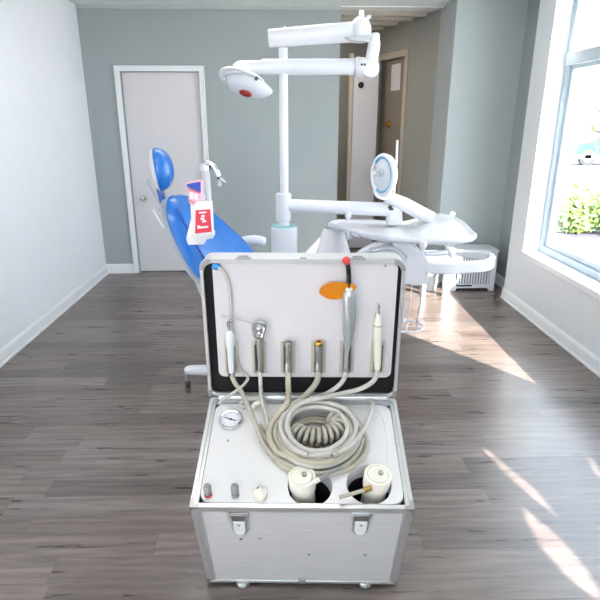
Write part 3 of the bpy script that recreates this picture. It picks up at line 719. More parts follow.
# ---- bottles in the wells
for (uc, vc, r_), cx, py, lean, sa, sb, lab in ((hole_c[0], 303.5, 497, (-.05, .1, 1), (315, 481.5), (342, 466.5), 'cream cylindrical water bottle in the left well with grey tube'), (hole_c[1], 376, 495, (.06, .1, 1), (368, 489), (339.5, 497.5), 'cream cylindrical water bottle in the right well with beige tube')):
    b0 = FM @ V((uc+(ct(cx, 490)[0]-uc)*.9, vc-.0, Nc-.118)); up_ = (FM.to_3x3() @ V(lean)).normalized(); R0 = .042
    TB = thing('water_bottle', b0, lab, 'bottle', 'water bottles in the wells')
    MB().lathe(b0, up_, [(0, R0*.86), (.004, R0*.9), (.095, R0*.9), (.1, R0*1.0), (.146, R0*1.04), (.150, R0), (.1502, R0*.82), (.146, R0*.78)], 32).build('bottle_body', m_cup, TB)
    top = b0+up_*.146
    MB().lathe(top, up_, [(0, R0*.8), (.006, R0*.76), (.008, R0*.5), (.009, .003)], 28).build('cap', m_cream, TB)
    MB().lathe(top+up_*.008+fu*.008, up_, [(0, .008), (.008, .008), (.01, .004)], 14).build('vent_plug', m_corner, TB)
    A_ = T3(*sa, .03); B_ = T3(*sb, .028)
    MB().cyl(A_, B_, .0062, .0055, 14).build('outlet_tube', m_greyplastic if sa[0] < 330 else m_hoseC, TB)
    MB().cyl(A_-(B_-A_).normalized()*.012, A_+(B_-A_).normalized()*.014, .0085, bev=.001).build('outlet_fitting', m_cream if sa[0] < 330 else m_brass, TB)

# ================================================================== DENTAL CHAIR
ch = thing('dental_chair', (-.35, 2.92, 0), 'reclining dental chair with glossy blue cushions behind the open case', 'dental chair')
# headrest: D-shaped pad
h0 = aY(152.5, 148, 2.98); h1 = aY(161, 191, 2.98); hc = (h0+h1)/2; hl = (h1-h0).length/2
zax = (h0-h1).normalized(); xax = (V((1, .16, 0))-zax*V((1, .16, 0)).dot(zax)).normalized(); yax = zax.cross(xax)
RH = Matrix((xax, yax, zax)).transposed()
def dpad(p):
    x_ = p.x*(1.0 if p.x > 0 else .22); return V((x_, math.copysign(abs(p.y)**.8, p.y), math.copysign(abs(p.z)**.92, p.z)))
MB().ell(hc+xax*.006, (.085, .12, hl), RH, 32, 24, dpad).build('headrest_cushion', m_blue, ch)
MB().ell(hc-xax*.004, (-.026, .112, hl*.97), RH, 32, 20, lambda p: V((p.x if p.x > 0 else p.x*.35, p.y, p.z))).build('headrest_shell', m_whiteB, ch)
bk = MB()
a_, b__ = aY(147.5, 181, 3.0), aY(160, 207, 3.0)
bk.tube([a_, b__], .006, 10); bk.lathe(a_, (0, -1, 0), [(-.008, .009), (.008, .009)], 14)
bk.tube([aY(160, 207, 3.0), aY(170, 216, 3.0)], .02, 10)
bk.build('headrest_bracket', m_greywhite, ch)
MB().tube([aY(159.5, 188, 3.0), aY(164.5, 208, 3.0)], .019, 12).build('headrest_post', m_blueband, ch)
MB().tube([aY(153.5, 209, 2.9), aY(164, 227, 2.9)], .008, 10).build('release_lever', m_white, ch)
# backrest
q00 = aY(158, 198, 2.76); q10 = aY(187, 193, 3.66); q01 = aY(206, 297, 2.68); q11 = aY(262, 262, 3.62)
q11 = aY(270, 263, 3.10); q10 = aY(189, 192, 3.15)
cushion(q00, q10, q01, q11, .12, back=.035, e=2.9, crown=-.015).build('backrest_cushion', m_blue, ch, ang=60)
Nn = (q10-q00).cross(q01-q00).normalized()
if Nn.dot(CAM-q00) < 0: Nn = -Nn
sh_ = MB(); cs = cushion(q00-Nn*.042, q10-Nn*.05, q01-Nn*.042, q11-Nn*.06, .04, back=.025, e=2.9)
cs.build('backrest_shell', m_greywhite, ch, ang=60)
# darker side bolster seam
MB().tube(spline([*[q00*(1-.13)*(1-t_)+q10*.13*(1-t_)+(q01*(1-.13)+q11*.13)*t_+Nn*.040 for t_ in (.14, .35, .6, .8, .92)]], 6), .006, 8).build('seam_piping', m_blueband, ch)
# seat, legrest (behind the lid)
cushion(V((-.42, 2.66, .50)), V((-.42, 3.15, .50)), V((.45, 2.68, .46)), V((.45, 3.13, .46)), .12, back=.05).build('seat_cushion', m_blue, ch, ang=60)
MB().box((-.40, 2.72, .36), (.40, 3.09, .44)).build('seat_frame', m_greywhite, ch, bevel=.02, bseg=3)
lk = MB(); lk.prism([aY(194, 282, 2.76), aY(216, 284, 2.76), aY(228, 318, 2.76), aY(206, 309, 2.76)], (0, .26, 0)); lk.build('back_hinge_cover', m_greywhite, ch, bevel=.01)
MB().cyl((-.05, 2.92, .10), (-.05, 2.92, .37), .10, .085, 32, .01).build('lift_column', m_whiteB, ch)
ft = MB()
p1 = aZ(187, 371, .09)
for tgt in (V((-.612, 3.03, .115)), V((.42, 2.72, .085)), V((-.12, 3.30, .085)), V((.40, 3.15, .085))):
    base = V((-.05, 2.92, .1)); mid = base.lerp(tgt, .5)+V((0, 0, .02))
    f_ = MB(); f_.tube(spline([base, mid, tgt.lerp(base, .08)+V((0, 0, .008)), tgt+V((-.0, 0, -.006))], 8), [.042-.016*i/24 for i in range(25)], 14)
    fo = f_.build('base_leg', m_whiteB, ch, ang=60)
    c2 = MB(); c2.lathe(V((tgt.x-.014, tgt.y, .027)), (1, 0, 0), [(0, .020), (.003, .026), (.025, .026), (.028, .020)], 20)
    c2.build('caster_wheel', m_rubber, fo)
    MB().cyl((tgt.x, tgt.y, .045), (tgt.x, tgt.y, tgt.z-.01), .016, .02, 14).build('caster_stem', m_steel, fo)
# armrest
ar = spline([aY(236, 247, 3.2), aY(244, 241.5, 3.2), aY(255, 240, 3.2), aY(266, 242, 3.2)], 6)
MB().tube(ar, [.028]*4+[.030]*11+[.029, .028, .025, .014], 16).build('armrest', m_white, ch, ang=60)
MB().tube([aY(242, 246, 3.2), aY(238, 290, 3.2)], .018, 12).build('armrest_post', m_whiteB, ch)

# ================================================================== GLOVE BOXES hung on the backrest
YG = 2.60
rack = thing('box_holder', aY(203, 240, YG), 'white holder hooked over the side of the blue backrest carrying two boxes', 'box holder')
rk = MB(); g1 = [aY(x_, y_, YG+.03) for x_, y_ in ((190, 200), (201, 202), (196, 236), (201, 243), (197, 245), (190, 243), (186, 238), (191, 218))]
rk.prism(g1, (0, .05, 0))
rk.prism([aY(x_, y_, YG+.005) for x_, y_ in ((191, 236), (213, 233.5), (213, 238.5), (204, 240), (204, 244.5), (188, 245), (186, 239))], (0, .09, 0))
rk.build('holder_body', m_boxwhite, rack, bevel=.004)
MB().tube(spline([aY(203, 214, YG+.09), aY(203, 200, YG+.11), aY(204, 196, YG+.2), aY(204, 205, YG+.32)], 5), .008, 8).build('holder_hook', m_white, rack)
def carton(name, px4, Y, depth, m_, label):
    P = [aY(x_, y_, Y) for x_, y_ in px4]; o_ = thing(name, (P[2]+P[3])/2, label, 'box')
    MB().prism(P, (0, depth, 0)).build('carton', m_, o_, bevel=.002)
    return o_, P
def quad(P, a0, a1, b0, b1, off, m_, nm, par):    # sub-rectangle on a quad P (TL,TR,BR,BL)
    f_ = lambda s_, t_: (P[0]*(1-s_)+P[1]*s_)*(1-t_)+(P[3]*(1-s_)+P[2]*s_)*t_
    return MB().prism([f_(a0, b0)+V((0, -off, 0)), f_(a1, b0)+V((0, -off, 0)), f_(a1, b1)+V((0, -off, 0)), f_(a0, b1)+V((0, -off, 0))], (0, .0009, 0)).build(nm, m_, par)
cb, P = carton('tissue_box', ((186.6, 183.5), (201, 181.2), (201.3, 208), (189, 203.5)), YG+.01, .09, m_boxpink, 'small blue and pink printed carton standing above the red box')
f_ = lambda s_, t_: (P[0]*(1-s_)+P[1]*s_)*(1-t_)+(P[3]*(1-s_)+P[2]*s_)*t_
MB().prism([f_(a_, b__)+V((0, -.002, 0)) for a_, b__ in ((0.02, 0.02), (.98, .02), (.98, .42), (0.02, .16))], (0, .001, 0)).build('blue_print', m_boxblue, cb)
for t0, t1 in ((.22, .27), (.80, .84)):
    MB().prism([f_(a_, b__)+V((0, -.002, 0)) for a_, b__ in ((0.05, t0), (.95, t0+.2*(1 if t0 < .5 else .5)), (.95, t1+.2*(1 if t0 < .5 else .5)), (0.05, t1))], (0, .001, 0)).build('red_stripe', m_boxred, cb)
for s0_ in (.15, .48): quad(P, s0_, s0_+.26, .42+.06*(s0_ > .3), .72, .002, m_boxwhite, 'white_print', cb)
cr, P = carton('glove_box', ((194.5, 203.5), (210.5, 202.5), (212.5, 235), (193.5, 237)), YG-.06, .07, m_boxwhite, 'white carton with a big red label at the edge of the blue backrest')
quad(P, .08, .97, .20, .90, .0012, m_boxred, 'red_label', cr)
for a0_, a1_, b0_, b1_ in ((.28, .72, .26, .31), (.42, .62, .36, .42), (.38, .60, .44, .50), (.46, .70, .52, .58), (.20, .36, .66, .76), (.36, .80, .70, .76)):
    quad(P, a0_, a1_, b0_, b1_, .0022, m_boxwhite, 'white_print', cr)

# ================================================================== FAUCET POST
YF_ = 3.75
fp = thing('cup_filler', V((aY(207.5, 200, YF_).x, YF_, 0)), 'slim white post topped by a curved chrome spout beside the white door', 'cup filler')
xf = aY(207.5, 200, YF_).x; zt_ = aY(207.5, 170, YF_).z
MB().cyl((xf, YF_, 0), (xf, YF_, zt_), .030, .028, 24, .004).build('post', m_white, fp)
MB().cyl((xf, YF_, 0), (xf, YF_, .03), .036, .034, 32, .006).build('base_plate', m_whiteB, fp)
cp = [(203, 170), (204, 166), (208, 163.5), (213, 166), (216.5, 171), (219, 177), (223, 180)]
MB().tube(spline([aY(x_, y_, YF_) for x_, y_ in cp], 6), [.026]*13+[.021]*6+[.024]*6+[.024]*6+[.016]*6, 16).build('chrome_spout', m_chrome, fp, ang=60)
MB().cyl((xf, YF_, zt_-.01), (xf, YF_, zt_+.035), .031, .028, 24, .004).build('chrome_collar', m_chrome, fp)
MB().tube([aY(220, 179, YF_), aY(219.5, 186, YF_)], .013, 12).build('outlet', m_white, fp)
MB().tube([aY(222, 180, YF_), aY(225.5, 182.5, YF_)], .010, 12).build('lever', m_chrome, fp)

# ================================================================== DENTAL LAMP POST WITH ARMS
YP = 3.45
lampo = thing('operating_light', V((aY(284, 200, YP).x, YP, 0)), 'white dental lamp on folding overhead arm and tall round column', 'dental light')
pt = aY(283.2, 48, YP); pb = aY(284.3, 228, YP); px_ = pt.x
MB().lathe(V((pb.x, YP, pb.z)), (pt-pb), [(0, .034), (.02, .034), ((pt-pb).length*.12, .028), ((pt-pb).length, .027)], 24).build('column', m_white, lampo)
s0_ = aY(283.5, 193, YP); s1_ = aY(283.5, 221, YP)
MB().cyl(s1_, s0_, .048, .050, 32, .006).build('sleeve', m_white, lampo)
c0 = aY(284, 226, YP); 
MB().lathe(V((c0.x, YP, .0)), (0, 0, 1), [(0, .16), (.03, .155), (.04, .1), (.06, .092), (c0.z-.03, .086), (c0.z-.008, .084), (c0.z, .076)], 40).build('pedestal', m_white, lampo)
MB().lathe(V((c0.x, YP, c0.z-.006)), (0, 0, 1), [(0, .079), (.010, .0792), (.012, .05)], 40).build('pedestal_rim', m_teal, lampo)
# upper arm
u0 = aY(268.5, 38.5, YP); u1 = aY(352, 32, YP)
MB().lathe(u0, u1-u0, [(-.004, .02), (0, .046), (.008, .050), (.05, .050), ((u1-u0).length, .056)], 28).build('upper_arm', m_white, lampo, ang=50)
MB().tube([aY(283, 30, YP-.02), aY(286, 27, YP-.02)], .010, 10).build('arm_screw', m_white, lampo)
el = MB(); j = aY(361, 27, YP); el.lathe(aY(360.5, 42, YP), aY(360.5, 16, YP)-aY(360.5, 42, YP), [(-.004, .03), (0, .052), (.04, .064), (.08, .062), (.115, .045), (.135, .02)], 28)
el.cyl(aY(361.5, 22, YP), aY(361.5, 10, YP), .018, .015, 16, .004)
el.tube(spline([aY(365, 22, YP-.02), aY(368, 17, YP-.02), aY(371, 17, YP-.02)], 4), .010, 10)
el.build('elbow_joint', m_white, lampo, ang=50)
pl_ = MB(); pl_.prism([aY(x_, y_, YP-.07) for x_, y_ in ((344, 37), (372, 34), (371, 38), (362, 41.5), (350, 40.5))], (0, .04, 0)); pl_.build('cover_plate', m_greywhite, lampo, bevel=.006)
# drop link
MB().tube(spline([aY(373.8, 33, YP), aY(374, 45, YP), aY(371.5, 60, YP), aY(370.5, 71, YP)], 6), [.022]+[.033]*4+[.037]*13+[.034], 20).build('drop_link', m_white, lampo, ang=60)
kb = MB(); kb.lathe(aY(370, 69, YP)-V((0, .05, 0)), (0, 1, 0), [(0, .03), (.006, .05), (.1, .05), (.106, .03)], 24); kb.lathe(aY(355, 66.5, YP), aY(371, 68, YP)-aY(355, 66.5, YP), [(0, .048), (.01, .056), (.1, .052), (.12, .03)], 24)
kb.build('knuckle', m_white, lampo, ang=50)
for dx_ in (360.5, 363.5): MB().lathe(aY(dx_, 65.5, YP)-V((0, .0585, 0)), (0, 1, 0), [(0, .006), (.008, .007)], 12).build('screw_head', m_rubber, lampo)
# lower arm
a_ = aY(355, 66.8, YP); b__ = aY(262, 67, YP); c__ = aY(236, 70, YP-.02)
MB().lathe(a_, b__-a_, [(0, .046), ((b__-a_).length, .045), ((b__-a_).length+.002, .02)], 24).build('lower_arm', m_white, lampo)
MB().tube(spline([aY(266, 67.5, YP), aY(250, 67.8, YP), aY(240, 68, YP-.03), aY(235, 70.5, YP-.06)], 6), [.040]*13+[.038, .036, .034, .03, .026, .02], 20).build('lamp_yoke', m_white, lampo, ang=60)
MB().cyl(aY(353.8, 66.8, YP), aY(355.4, 66.8, YP), .0495, .0495, 24).build('joint_gap', m_greywhite, lampo)
# lamp head: shallow shell hanging below, tilted
hd_ = []
top = [(220, 75), (226, 70), (238, 69.2), (252, 71.5), (262, 76), (269, 86), (270.5, 92), (266, 97), (255, 97.5), (244, 96.5), (235, 91), (228, 83), (222, 80)]
hc_ = aY(245, 83, YP-.03)
def headfn(p):
    return p
Xa = (aY(270, 91, YP)-aY(221, 76, YP)).normalized(); Za = V((0, 1, 0)).cross(Xa)*-1; Ya = Za.cross(Xa)
if Za.z < 0: Za = -Za
Za = (Za+V((0, .55, 0))).normalized(); Ya = Za.cross(Xa).normalized(); Xa = Ya.cross(Za)
RL = Matrix((Xa, Ya, Za)).transposed()
# shell dome
MB().ell(aY(242.5, 80.5, YP-.04), (.142, .10, .038), RL, 36, 16, lambda p: V((math.copysign(abs(p.x)**.85, p.x), math.copysign(abs(p.y)**.85, p.y), p.z if p.z > 0 else p.z*.18))).build('lamp_shell', m_white, lampo, ang=60)
und = MB().ell(aY(250, 85, YP-.05), (.138, .095, .068), RL, 32, 16, lambda p: V((math.copysign(abs(p.x)**.8, p.x), p.y*(1-.35*max(0, p.x)), (p.z if p.z < 0 else p.z*.2)*(1-.30*max(0, p.x))))); uo = und.build('lamp_housing', m_whiteB, lampo, ang=60)
lc = aY(245.5, 93.5, YP-.125)
MB().ell(lc, (.038, .02, .016), RL, 20, 12).build('red_sensor_window', m_redlens, uo)
MB().tube(spline([aY(225, 80, YP-.12), aY(223, 75.5, YP-.10), aY(230, 73, YP-.13), aY(245, 73, YP-.16), aY(254, 76.5, YP-.16)], 6), .007, 8).build('lamp_handle', m_greywhite, uo)
MB().lathe(aY(256.3, 78.3, YP-.17), (0, 1, 0), [(0, .008), (.02, .012)], 12).build('pivot_screw', m_rubber, uo)

# ================================================================== DELIVERY TRAY UNIT
YT = 3.2
du = thing('delivery_unit', V((aY(396, 220, 3.45).x, 3.45, 0)), 'white dental delivery unit with large instrument tray and jointed arm right of the column', 'dental delivery unit')
# swing arm from the sleeve
MB().cyl(aY(286, 205.3, YP), aY(397, 209.8, YP), .042, .044, 28, .006).build('swing_arm', m_white, du)
hb = MB(); hb.cyl(aY(394, 224, YP), aY(394, 200, YP), .055, .05, 28, .008); hb.build('arm_hub', m_white, du)
MB().prism([aY(x_, y_, YP-.06) for x_, y_ in ((388, 207.5), (391, 205.5), (394, 210), (390, 210.5))], (0, .02, 0)).build('arm_mark', m_rubber, du)
MB().tube([aY(386, 197, YP-.02), aY(404, 204, YP-.03), aY(432, 219, YP-.08)], [.040, .044, .044], 24).build('tray_arm', m_white, du, ang=60)
# tray: outlines unprojected onto its own level
ZT = .945
to_ = [(328.5, 222), (335, 219.5), (350, 219.3), (380, 220), (400, 221.5), (414, 219), (425, 216), (438, 214.5), (452, 215.5), (465, 222), (474, 231), (477, 233.5), (473, 236.5), (455, 238.5), (425, 238.5), (395, 237), (375, 234.5), (352, 229), (338, 225), (330, 223.5)]
tp_ = spline([aZ(x_, y_, ZT) for x_, y_ in to_], 4, closed=True)
cen = sum(tp_, V())/len(tp_)
tr = MB()
rings = []
for sc, dz_ in ((.90, -.044), (.965, -.038), (1.0, -.022), (1.0, -.006), (.99, 0), (.955, 0), (.935, -.010), (.90, -.012)):
    rings.append([V((cen.x+(p.x-cen.x)*sc, cen.y+(p.y-cen.y)*sc, ZT+dz_)) for p in tp_])
n_ = len(tp_); vs = [p for r_ in rings for p in r_]; fs = []
for k_ in range(len(rings)-1):
    for i in range(n_): j_ = (i+1) % n_; fs.append((k_*n_+i, k_*n_+j_, (k_+1)*n_+j_, (k_+1)*n_+i))
for base_ in (0, (len(rings)-1)*n_):
    for t_ in tessellate_polygon([vs[base_:base_+n_]]): fs.append(tuple(base_+q for q in t_))
tr.add(vs, fs); tray = tr.build('tray', m_white, du, ang=50)
# raised arm mount at the back of the tray
mt = MB(); mt.prism([aY(x_, y_, 3.52) for x_, y_ in ((405, 226), (413, 221), (424, 217.5), (434, 213.5), (442, 213), (449, 218), (455, 228))], (0, -.30, 0)); mt.build('tray_mount', m_white, du, bevel=.02, bseg=3)
MB().ell(aY(452.5, 214, 3.4), (.018, .018, .016)).build('tray_knob', m_white, tray)
for q_ in ((348, 216.5, 3.42), (423, 246.5, 3.0)):
    MB().lathe(aY(*q_)-V((0, 0, .03)), (0, 0, 1), [(0, .012), (.02, .014), (.03, .022), (.055, .022), (.06, .015)], 16).build('clamp_knob', m_white, du)
MB().tube([aY(347, 231, 3.2), aY(349, 239, 3.2)], .014, 12).tube([aY(352, 234, 3.2), aY(358, 237, 3.2)], .010, 10).build('tray_bracket', m_greywhite, du)
# spittoon cone / side bowl housing
cn = aY(334, 256, 3.6); ctp = aY(333.5, 227, 3.6)
cone = thing('spittoon', V((ctp.x, 3.6, 0)), 'white tapered spittoon housing under the left tip of the tray', 'spittoon')
MB().lathe(V((ctp.x, 3.6, 0)), (0, 0, 1), [(0, .17), (.03, .17), (.1, .15), (ctp.z-.2, .13), (ctp.z-.19, .124), (ctp.z-.02, .072), (ctp.z, .062)], 36).build('housing', m_white, cone)
MB().lathe(V((ctp.x, 3.6, ctp.z-.004)), (0, 0, 1), [(0, .066), (.012, .068), (.014, .056), (.006, .045)], 36, caps=False).build('bowl_rim', m_greywhite, cone)
# lower assistant holder: arched body
ah = thing('instrument_holder', V((aZ(412, 275, .0).x*0+aY(412, 270, 3.1).x, 3.1, 0)), 'white arched instrument holder with loop handle and hanging hoses under the tray', 'instrument holder')
YA = 3.1
arc_o = [(352, 262), (358, 254), (370, 247), (384, 242.5), (398, 241.5), (412, 245), (424, 252), (428, 262), (428, 276), (424, 285), (403, 284), (402, 272), (404, 266), (398, 262), (388, 262), (384, 262)]
MB().prism([aY(x_, y_, YA) for x_, y_ in ((392, 243), (402, 241.5), (413, 245.5), (424, 252.5), (429, 262), (429, 279), (427, 284.5), (420, 286), (403, 285), (400, 275), (403, 268), (399, 259))], (0, .22, 0)).build('holder_body', m_white, ah, bevel=.012, bseg=3)
MB().tube(spline([aY(354, 261, YA+.12), aY(362, 252.5, YA+.1), (aY(374, 246.5, YA+.08)), aY(388, 243, YA+.06), aY(400, 242.5, YA+.04)], 6), [.022]*12+[.026]*13, 12).build('front_loop', m_white, ah, ang=60)
rb = MB(); ribs = [[(371, 251), (381, 247.5), (392, 245.5), (401, 249), (408, 256), (402, 268), (394, 262), (384, 258), (371, 259)]]
rb.prism([aY(x_, y_, YA-.005) for x_, y_ in ((371, 251), (381, 247.5), (392, 245.5), (401, 249), (409, 256), (403, 269), (394, 262), (384, 259), (371, 259))], (0, .16, 0)); sl = rb.build('slot_block', m_greywhite, ah, bevel=.006)
for k_ in range(3):
    o_ = k_*3.0
    MB().tube(spline([aY(373, 251+o_, YA-.012), aY(383, 249+o_, YA-.012), aY(393, 249.5+o_*1.1, YA-.012), aY(400, 254+o_*1.1, YA-.012), aY(405, 260+o_*.9, YA-.012)], 5), .006, 8).build('slot_rib', m_whiteB, sl)
# loop handle
ZH = .775
lo_ = [(426, 267), (445, 268), (465, 267), (484, 265.5), (491.5, 261.5), (487, 256.5), (470, 254), (455, 253.5)]
lpz = spline([aZ(x_, y_, ZH) for x_, y_ in lo_], 5)
hm = MB(); 
vs = []; fs = []
sec = [(-.02, -.036), (.012, -.036), (.02, -.028), (.02, .026), (.012, .034), (-.012, .034), (-.02, .026)]
for i, p in enumerate(lpz):
    a_ = lpz[max(i-1, 0)]; b__ = lpz[min(i+1, len(lpz)-1)]; T_ = (b__-a_).normalized(); s_ = T_.cross(V((0, 0, 1))).normalized()
    kk = 1.0 if i < 22 else max(.45, 1-(i-22)*.05)
    vs += [p+s_*x_*kk+V((0, 0, y_*kk)) for x_, y_ in sec]
m7 = len(sec)
for i in range(len(lpz)-1):
    for k_ in range(m7): l_ = (k_+1) % m7; fs.append((i*m7+k_, i*m7+l_, (i+1)*m7+l_, (i+1)*m7+k_))
fs += [tuple(range(m7)), tuple(reversed(range((len(lpz)-1)*m7, len(lpz)*m7)))]
hm.add(vs, fs); hm.build('loop_handle', m_white, ah, bevel=.004)
MB().cyl(aY(424, 254, YA+.15), aY(447, 253, YA+.2), .02, .018, 14, .003).build('back_bar', m_white, ah)
# hanging hoses
for pts in (((405, 283), (404, 300), (402.5, 318), (401, 332)), ((412, 283), (410.5, 300), (408, 318), (406, 332)), ((422, 283), (420.5, 300), (418, 315), (416, 331)), ((400.5, 283), (399, 300), (397.5, 320), (397, 333))):
    MB().tube(spline([aY(x_, y_, YA+.05) for x_, y_ in pts], 5), .006, 8).build('hanging_hose', m_greywhite if pts[0][0] in (405, 422) else m_white, ah)
MB().tube(spline([aY(x_, y_, YA+d_) for x_, y_, d_ in ((399, 331.5, .03), (410, 332, .02), (420, 331, .03), (423.5, 327, .06), (417, 322.5, .12), (408, 320.5, .14), (400, 322, .12))], 6), .0075, 8).build('hose_loop', m_white, ah)
# support down to the floor, hidden behind the case
MB().tube(spline([aY(402, 270, 3.2), V((.45, 3.27, .70)), V((.25, 3.33, .70)), V((.085, 3.42, .70))], 6), .03, 14).build('support_arm', m_whiteB, ah)
# monitor-like round lamp
ml = thing('round_lamp', aY(392, 196, 3.42), 'oval white lamp head with pale blue rim on the end of the jointed arm', 'lamp')
cL = aY(384.6, 175, 3.42); nrm = V((-.93, -.36, .02)).normalized(); upv = aY(388, 154, 3.42)-aY(382, 197, 3.42); upv = (upv-nrm*upv.dot(nrm)).normalized(); rt = upv.cross(nrm)
RM = Matrix((rt, upv, nrm)).transposed()
rx = .125; ry = (aY(388, 154, 3.42)-aY(382, 197, 3.42)).length/2
def oval(s_): return [cL+rt*rx*s_*math.cos(2*PI*i/44)+upv*(ry-.014)*s_*math.sin(2*PI*i/44) for i in range(44)]
MB().ell(cL-nrm*.012, (rx*.97, ry*.95, .034), RM, 36, 14).build('lamp_back', m_white, ml, ang=60)
MB().tube([p+nrm*.012 for p in oval(1)], .0145, 12, closed=True).build('lamp_rim', m_white, ml)
MB().tube([p+nrm*.020 for p in oval(.90)[4:18]]+[], .008, 10).tube([p+nrm*.020 for p in (oval(.90)[30:44]+oval(.9)[0:5])], .008, 10).build('blue_band', m_bluerim, ml)
MB().ell(cL+nrm*.012, (rx*.82, ry*.82, .014), RM, 32, 12).build('reflector', m_lens, ml, ang=60)
MB().ell(cL+nrm*.028+upv*.02, (rx*.30, ry*.24, .014), RM, 20, 10).build('bulb_cap', m_greywhite, ml)
MB().tube([cL+nrm*.035+upv*.005, aY(373, 172.5, 3.36)], .014, 12).build('aiming_handle', m_white, ml)
MB().tube(spline([aY(374, 190, 3.34), aY(377, 196, 3.33), aY(384, 198.5, 3.34), aY(390, 196.5, 3.38)], 6), .009, 10).build('carry_handle', m_white, ml)
MB().tube([cL-upv*ry*.9-nrm*.01, aY(389, 199, YP-.01)], .018, 12).build('lamp_neck', m_white, ml)
tag(MB().cyl(aY(396.3, 166, 3.55), aY(397.3, 140, 3.55), .008, .007, 12, .002).tube([aY(396.3, 165, 3.55), aY(394, 198, YP+.02)], .006, 10).build('thin_rod', m_white), 'thin white upright rod behind the oval lamp head', 'rod')

# ================================================================== CABINET WITH GRILLE, BIN
GX0, GX1, GY = 1.615, 2.05, 4.96
gy1 = 5.24; gz = .41
gr = thing('radiator_cabinet', ((GX0+GX1)/2, (GY+gy1)/2, 0), 'low white cabinet with slatted grille front in the far right corner', 'radiator cover')
ltop = MB().plate([[(x_, y_, gz) for x_, y_ in rrect(GX0-.01, GX1+.01, GY-.01, gy1, .01, 2)]], (0, 0, -.018)).build('top', m_whiteB, gr, bevel=.003)
sdm = MB(); sdm.box((GX0, GY+.02, .0), (GX0+.02, gy1-.005, gz-.018)); sdm.box((GX1-.02, GY+.02, 0), (GX1, gy1-.005, gz-.018)); sdm.build('side_panel', m_whiteB, gr)
fpn = MB(); ix0, ix1, iz0, iz1 = GX0+.06, GX1-.055, .065, gz-.06
fpn.plate([[(x_, GY, z_) for x_, z_ in ((GX0, 0), (GX0+.05, 0), (GX0+.065, .03), (GX1-.065, .03), (GX1-.05, 0), (GX1, 0), (GX1, gz-.018), (GX0, gz-.018))], [(x_, GY, z_) for x_, z_ in ((ix0, iz0), (ix1, iz0), (ix1, iz1), (ix0, iz1))]], (0, .02, 0)); fpn.build('front_frame', m_whiteB, gr, bevel=.002)
MB().box((ix0, GY+.03, iz0), (ix1, GY+.034, iz1)).build('grille_backing', m_grille, gr)
for i in range(12):
    x_ = ix0+(ix1-ix0)*(i+.5)/12; MB().box((x_-.007, GY+.004, iz0), (x_+.007, GY+.016, iz1)).build('grille_slat', m_whiteB, gr)
MB().box((ix0, GY+.006, (iz0+iz1)/2-.006), (ix1, GY+.014, (iz0+iz1)/2+.006)).build('grille_rail', m_whiteB, gr)
# second small white stand left of it
st = thing('white_side_stand', (1.53, 4.95, 0), 'small white stand squeezed between the grille cabinet and the tray unit', 'stand')
MB().box((1.50, 4.80, .0), (1.56, 4.85, .33)).build('leg', m_whiteB, st, bevel=.004)
MB().box((1.50, 5.15, 0), (1.56, 5.20, .33)).build('leg', m_whiteB, st, bevel=.004)
MB().box((1.30, 4.80, .33), (1.57, 5.21, .355)).build('top', m_whiteB, st, bevel=.004)
MB().box((1.30, 5.15, 0), (1.35, 5.20, .33)).build('leg', m_whiteB, st, bevel=.004)
MB().box((1.30, 4.86, 0), (1.35, 4.9, .33)).build('leg', m_whiteB, st, bevel=.004)
bn_ = aZ(426, 282, 0)
wb = thing('waste_bin', (1.43, 5.0, 0), 'round light grey bin standing under the small white stand', 'bin')
MB().lathe((1.43, 5.02, 0), (0, 0, 1), [(0, .055), (.004, .062), (.15, .07), (.155, .073), (.16, .07), (.158, .064), (.02, .055)], 30, caps=False).build('bin_body', m_greywhite, wb)
MB().lathe((1.43, 5.02, 0.003), (0, 0, 1), [(0, .056), (.006, .055)], 30).build('bin_base', m_greywhite, wb)

# ================================================================== OUTDOORS
struct(MB().box((XO, -14, -.28), (60, 60, -.16)).build('ground', m_concrete))
def leafball(name, c, r, n, m_, label, cat, group, trunk=None, leaf=.07):
    m__ = MB(); c = V(c)
    t_ = thing(name, (c.x, c.y, -.16), label, cat, group)
    for i in range(n):
        d_ = V((random.gauss(0, 1), random.gauss(0, 1), random.gauss(0, 1))).normalized()
        p = c+V((d_.x*r[0], d_.y*r[1], d_.z*r[2]))*random.uniform(.45, 1.0)
        if p.z < -.1: continue
        a_ = V((random.gauss(0, 1), random.gauss(0, 1), random.gauss(0, 1))).normalized(); b__ = a_.orthogonal().normalized(); s_ = leaf*random.uniform(.6, 1.3)
        m__.add([p-a_*s_, p+b__*s_*.45, p+a_*s_, p-b__*s_*.45, p+a_.cross(b__)*s_*.12], [(0, 1, 4), (1, 2, 4), (2, 3, 4), (3, 0, 4)])
    m__.build('foliage', m_, t_)
    bk_ = MB()
    for i in range(5 if not trunk else 1):
        o_ = V((random.uniform(-.4, .4)*r[0], random.uniform(-.4, .4)*r[1], 0)) if not trunk else V()
        bk_.tube([V((c.x, c.y, -.16))+o_*.3, V((c.x, c.y, c.z))+o_+V((0, 0, r[2]*.5))], [.02 if not trunk else trunk, .008 if not trunk else trunk*.5], 8)
    if trunk:
        for i in range(7):
            a_ = random.uniform(0, 2*PI); bk_.tube([V((c.x, c.y, c.z-r[2]*.5)), c+V((math.cos(a_)*r[0]*.8, math.sin(a_)*r[1]*.8, random.uniform(-.3, .7)*r[2]))], [trunk*.4, .02], 6)
    bk_.build('stems' if not trunk else 'trunk', m_bark, t_)
    return t_
GZ = -.16
p = aZ(569, 234, GZ); leafball('garden_bush', (p.x+.0, p.y-.05, .16), (.36, .36, .40), 900, m_leaf2, 'yellow-green bush just outside the window, nearer the window frame', 'bush', 'bushes outside the window')
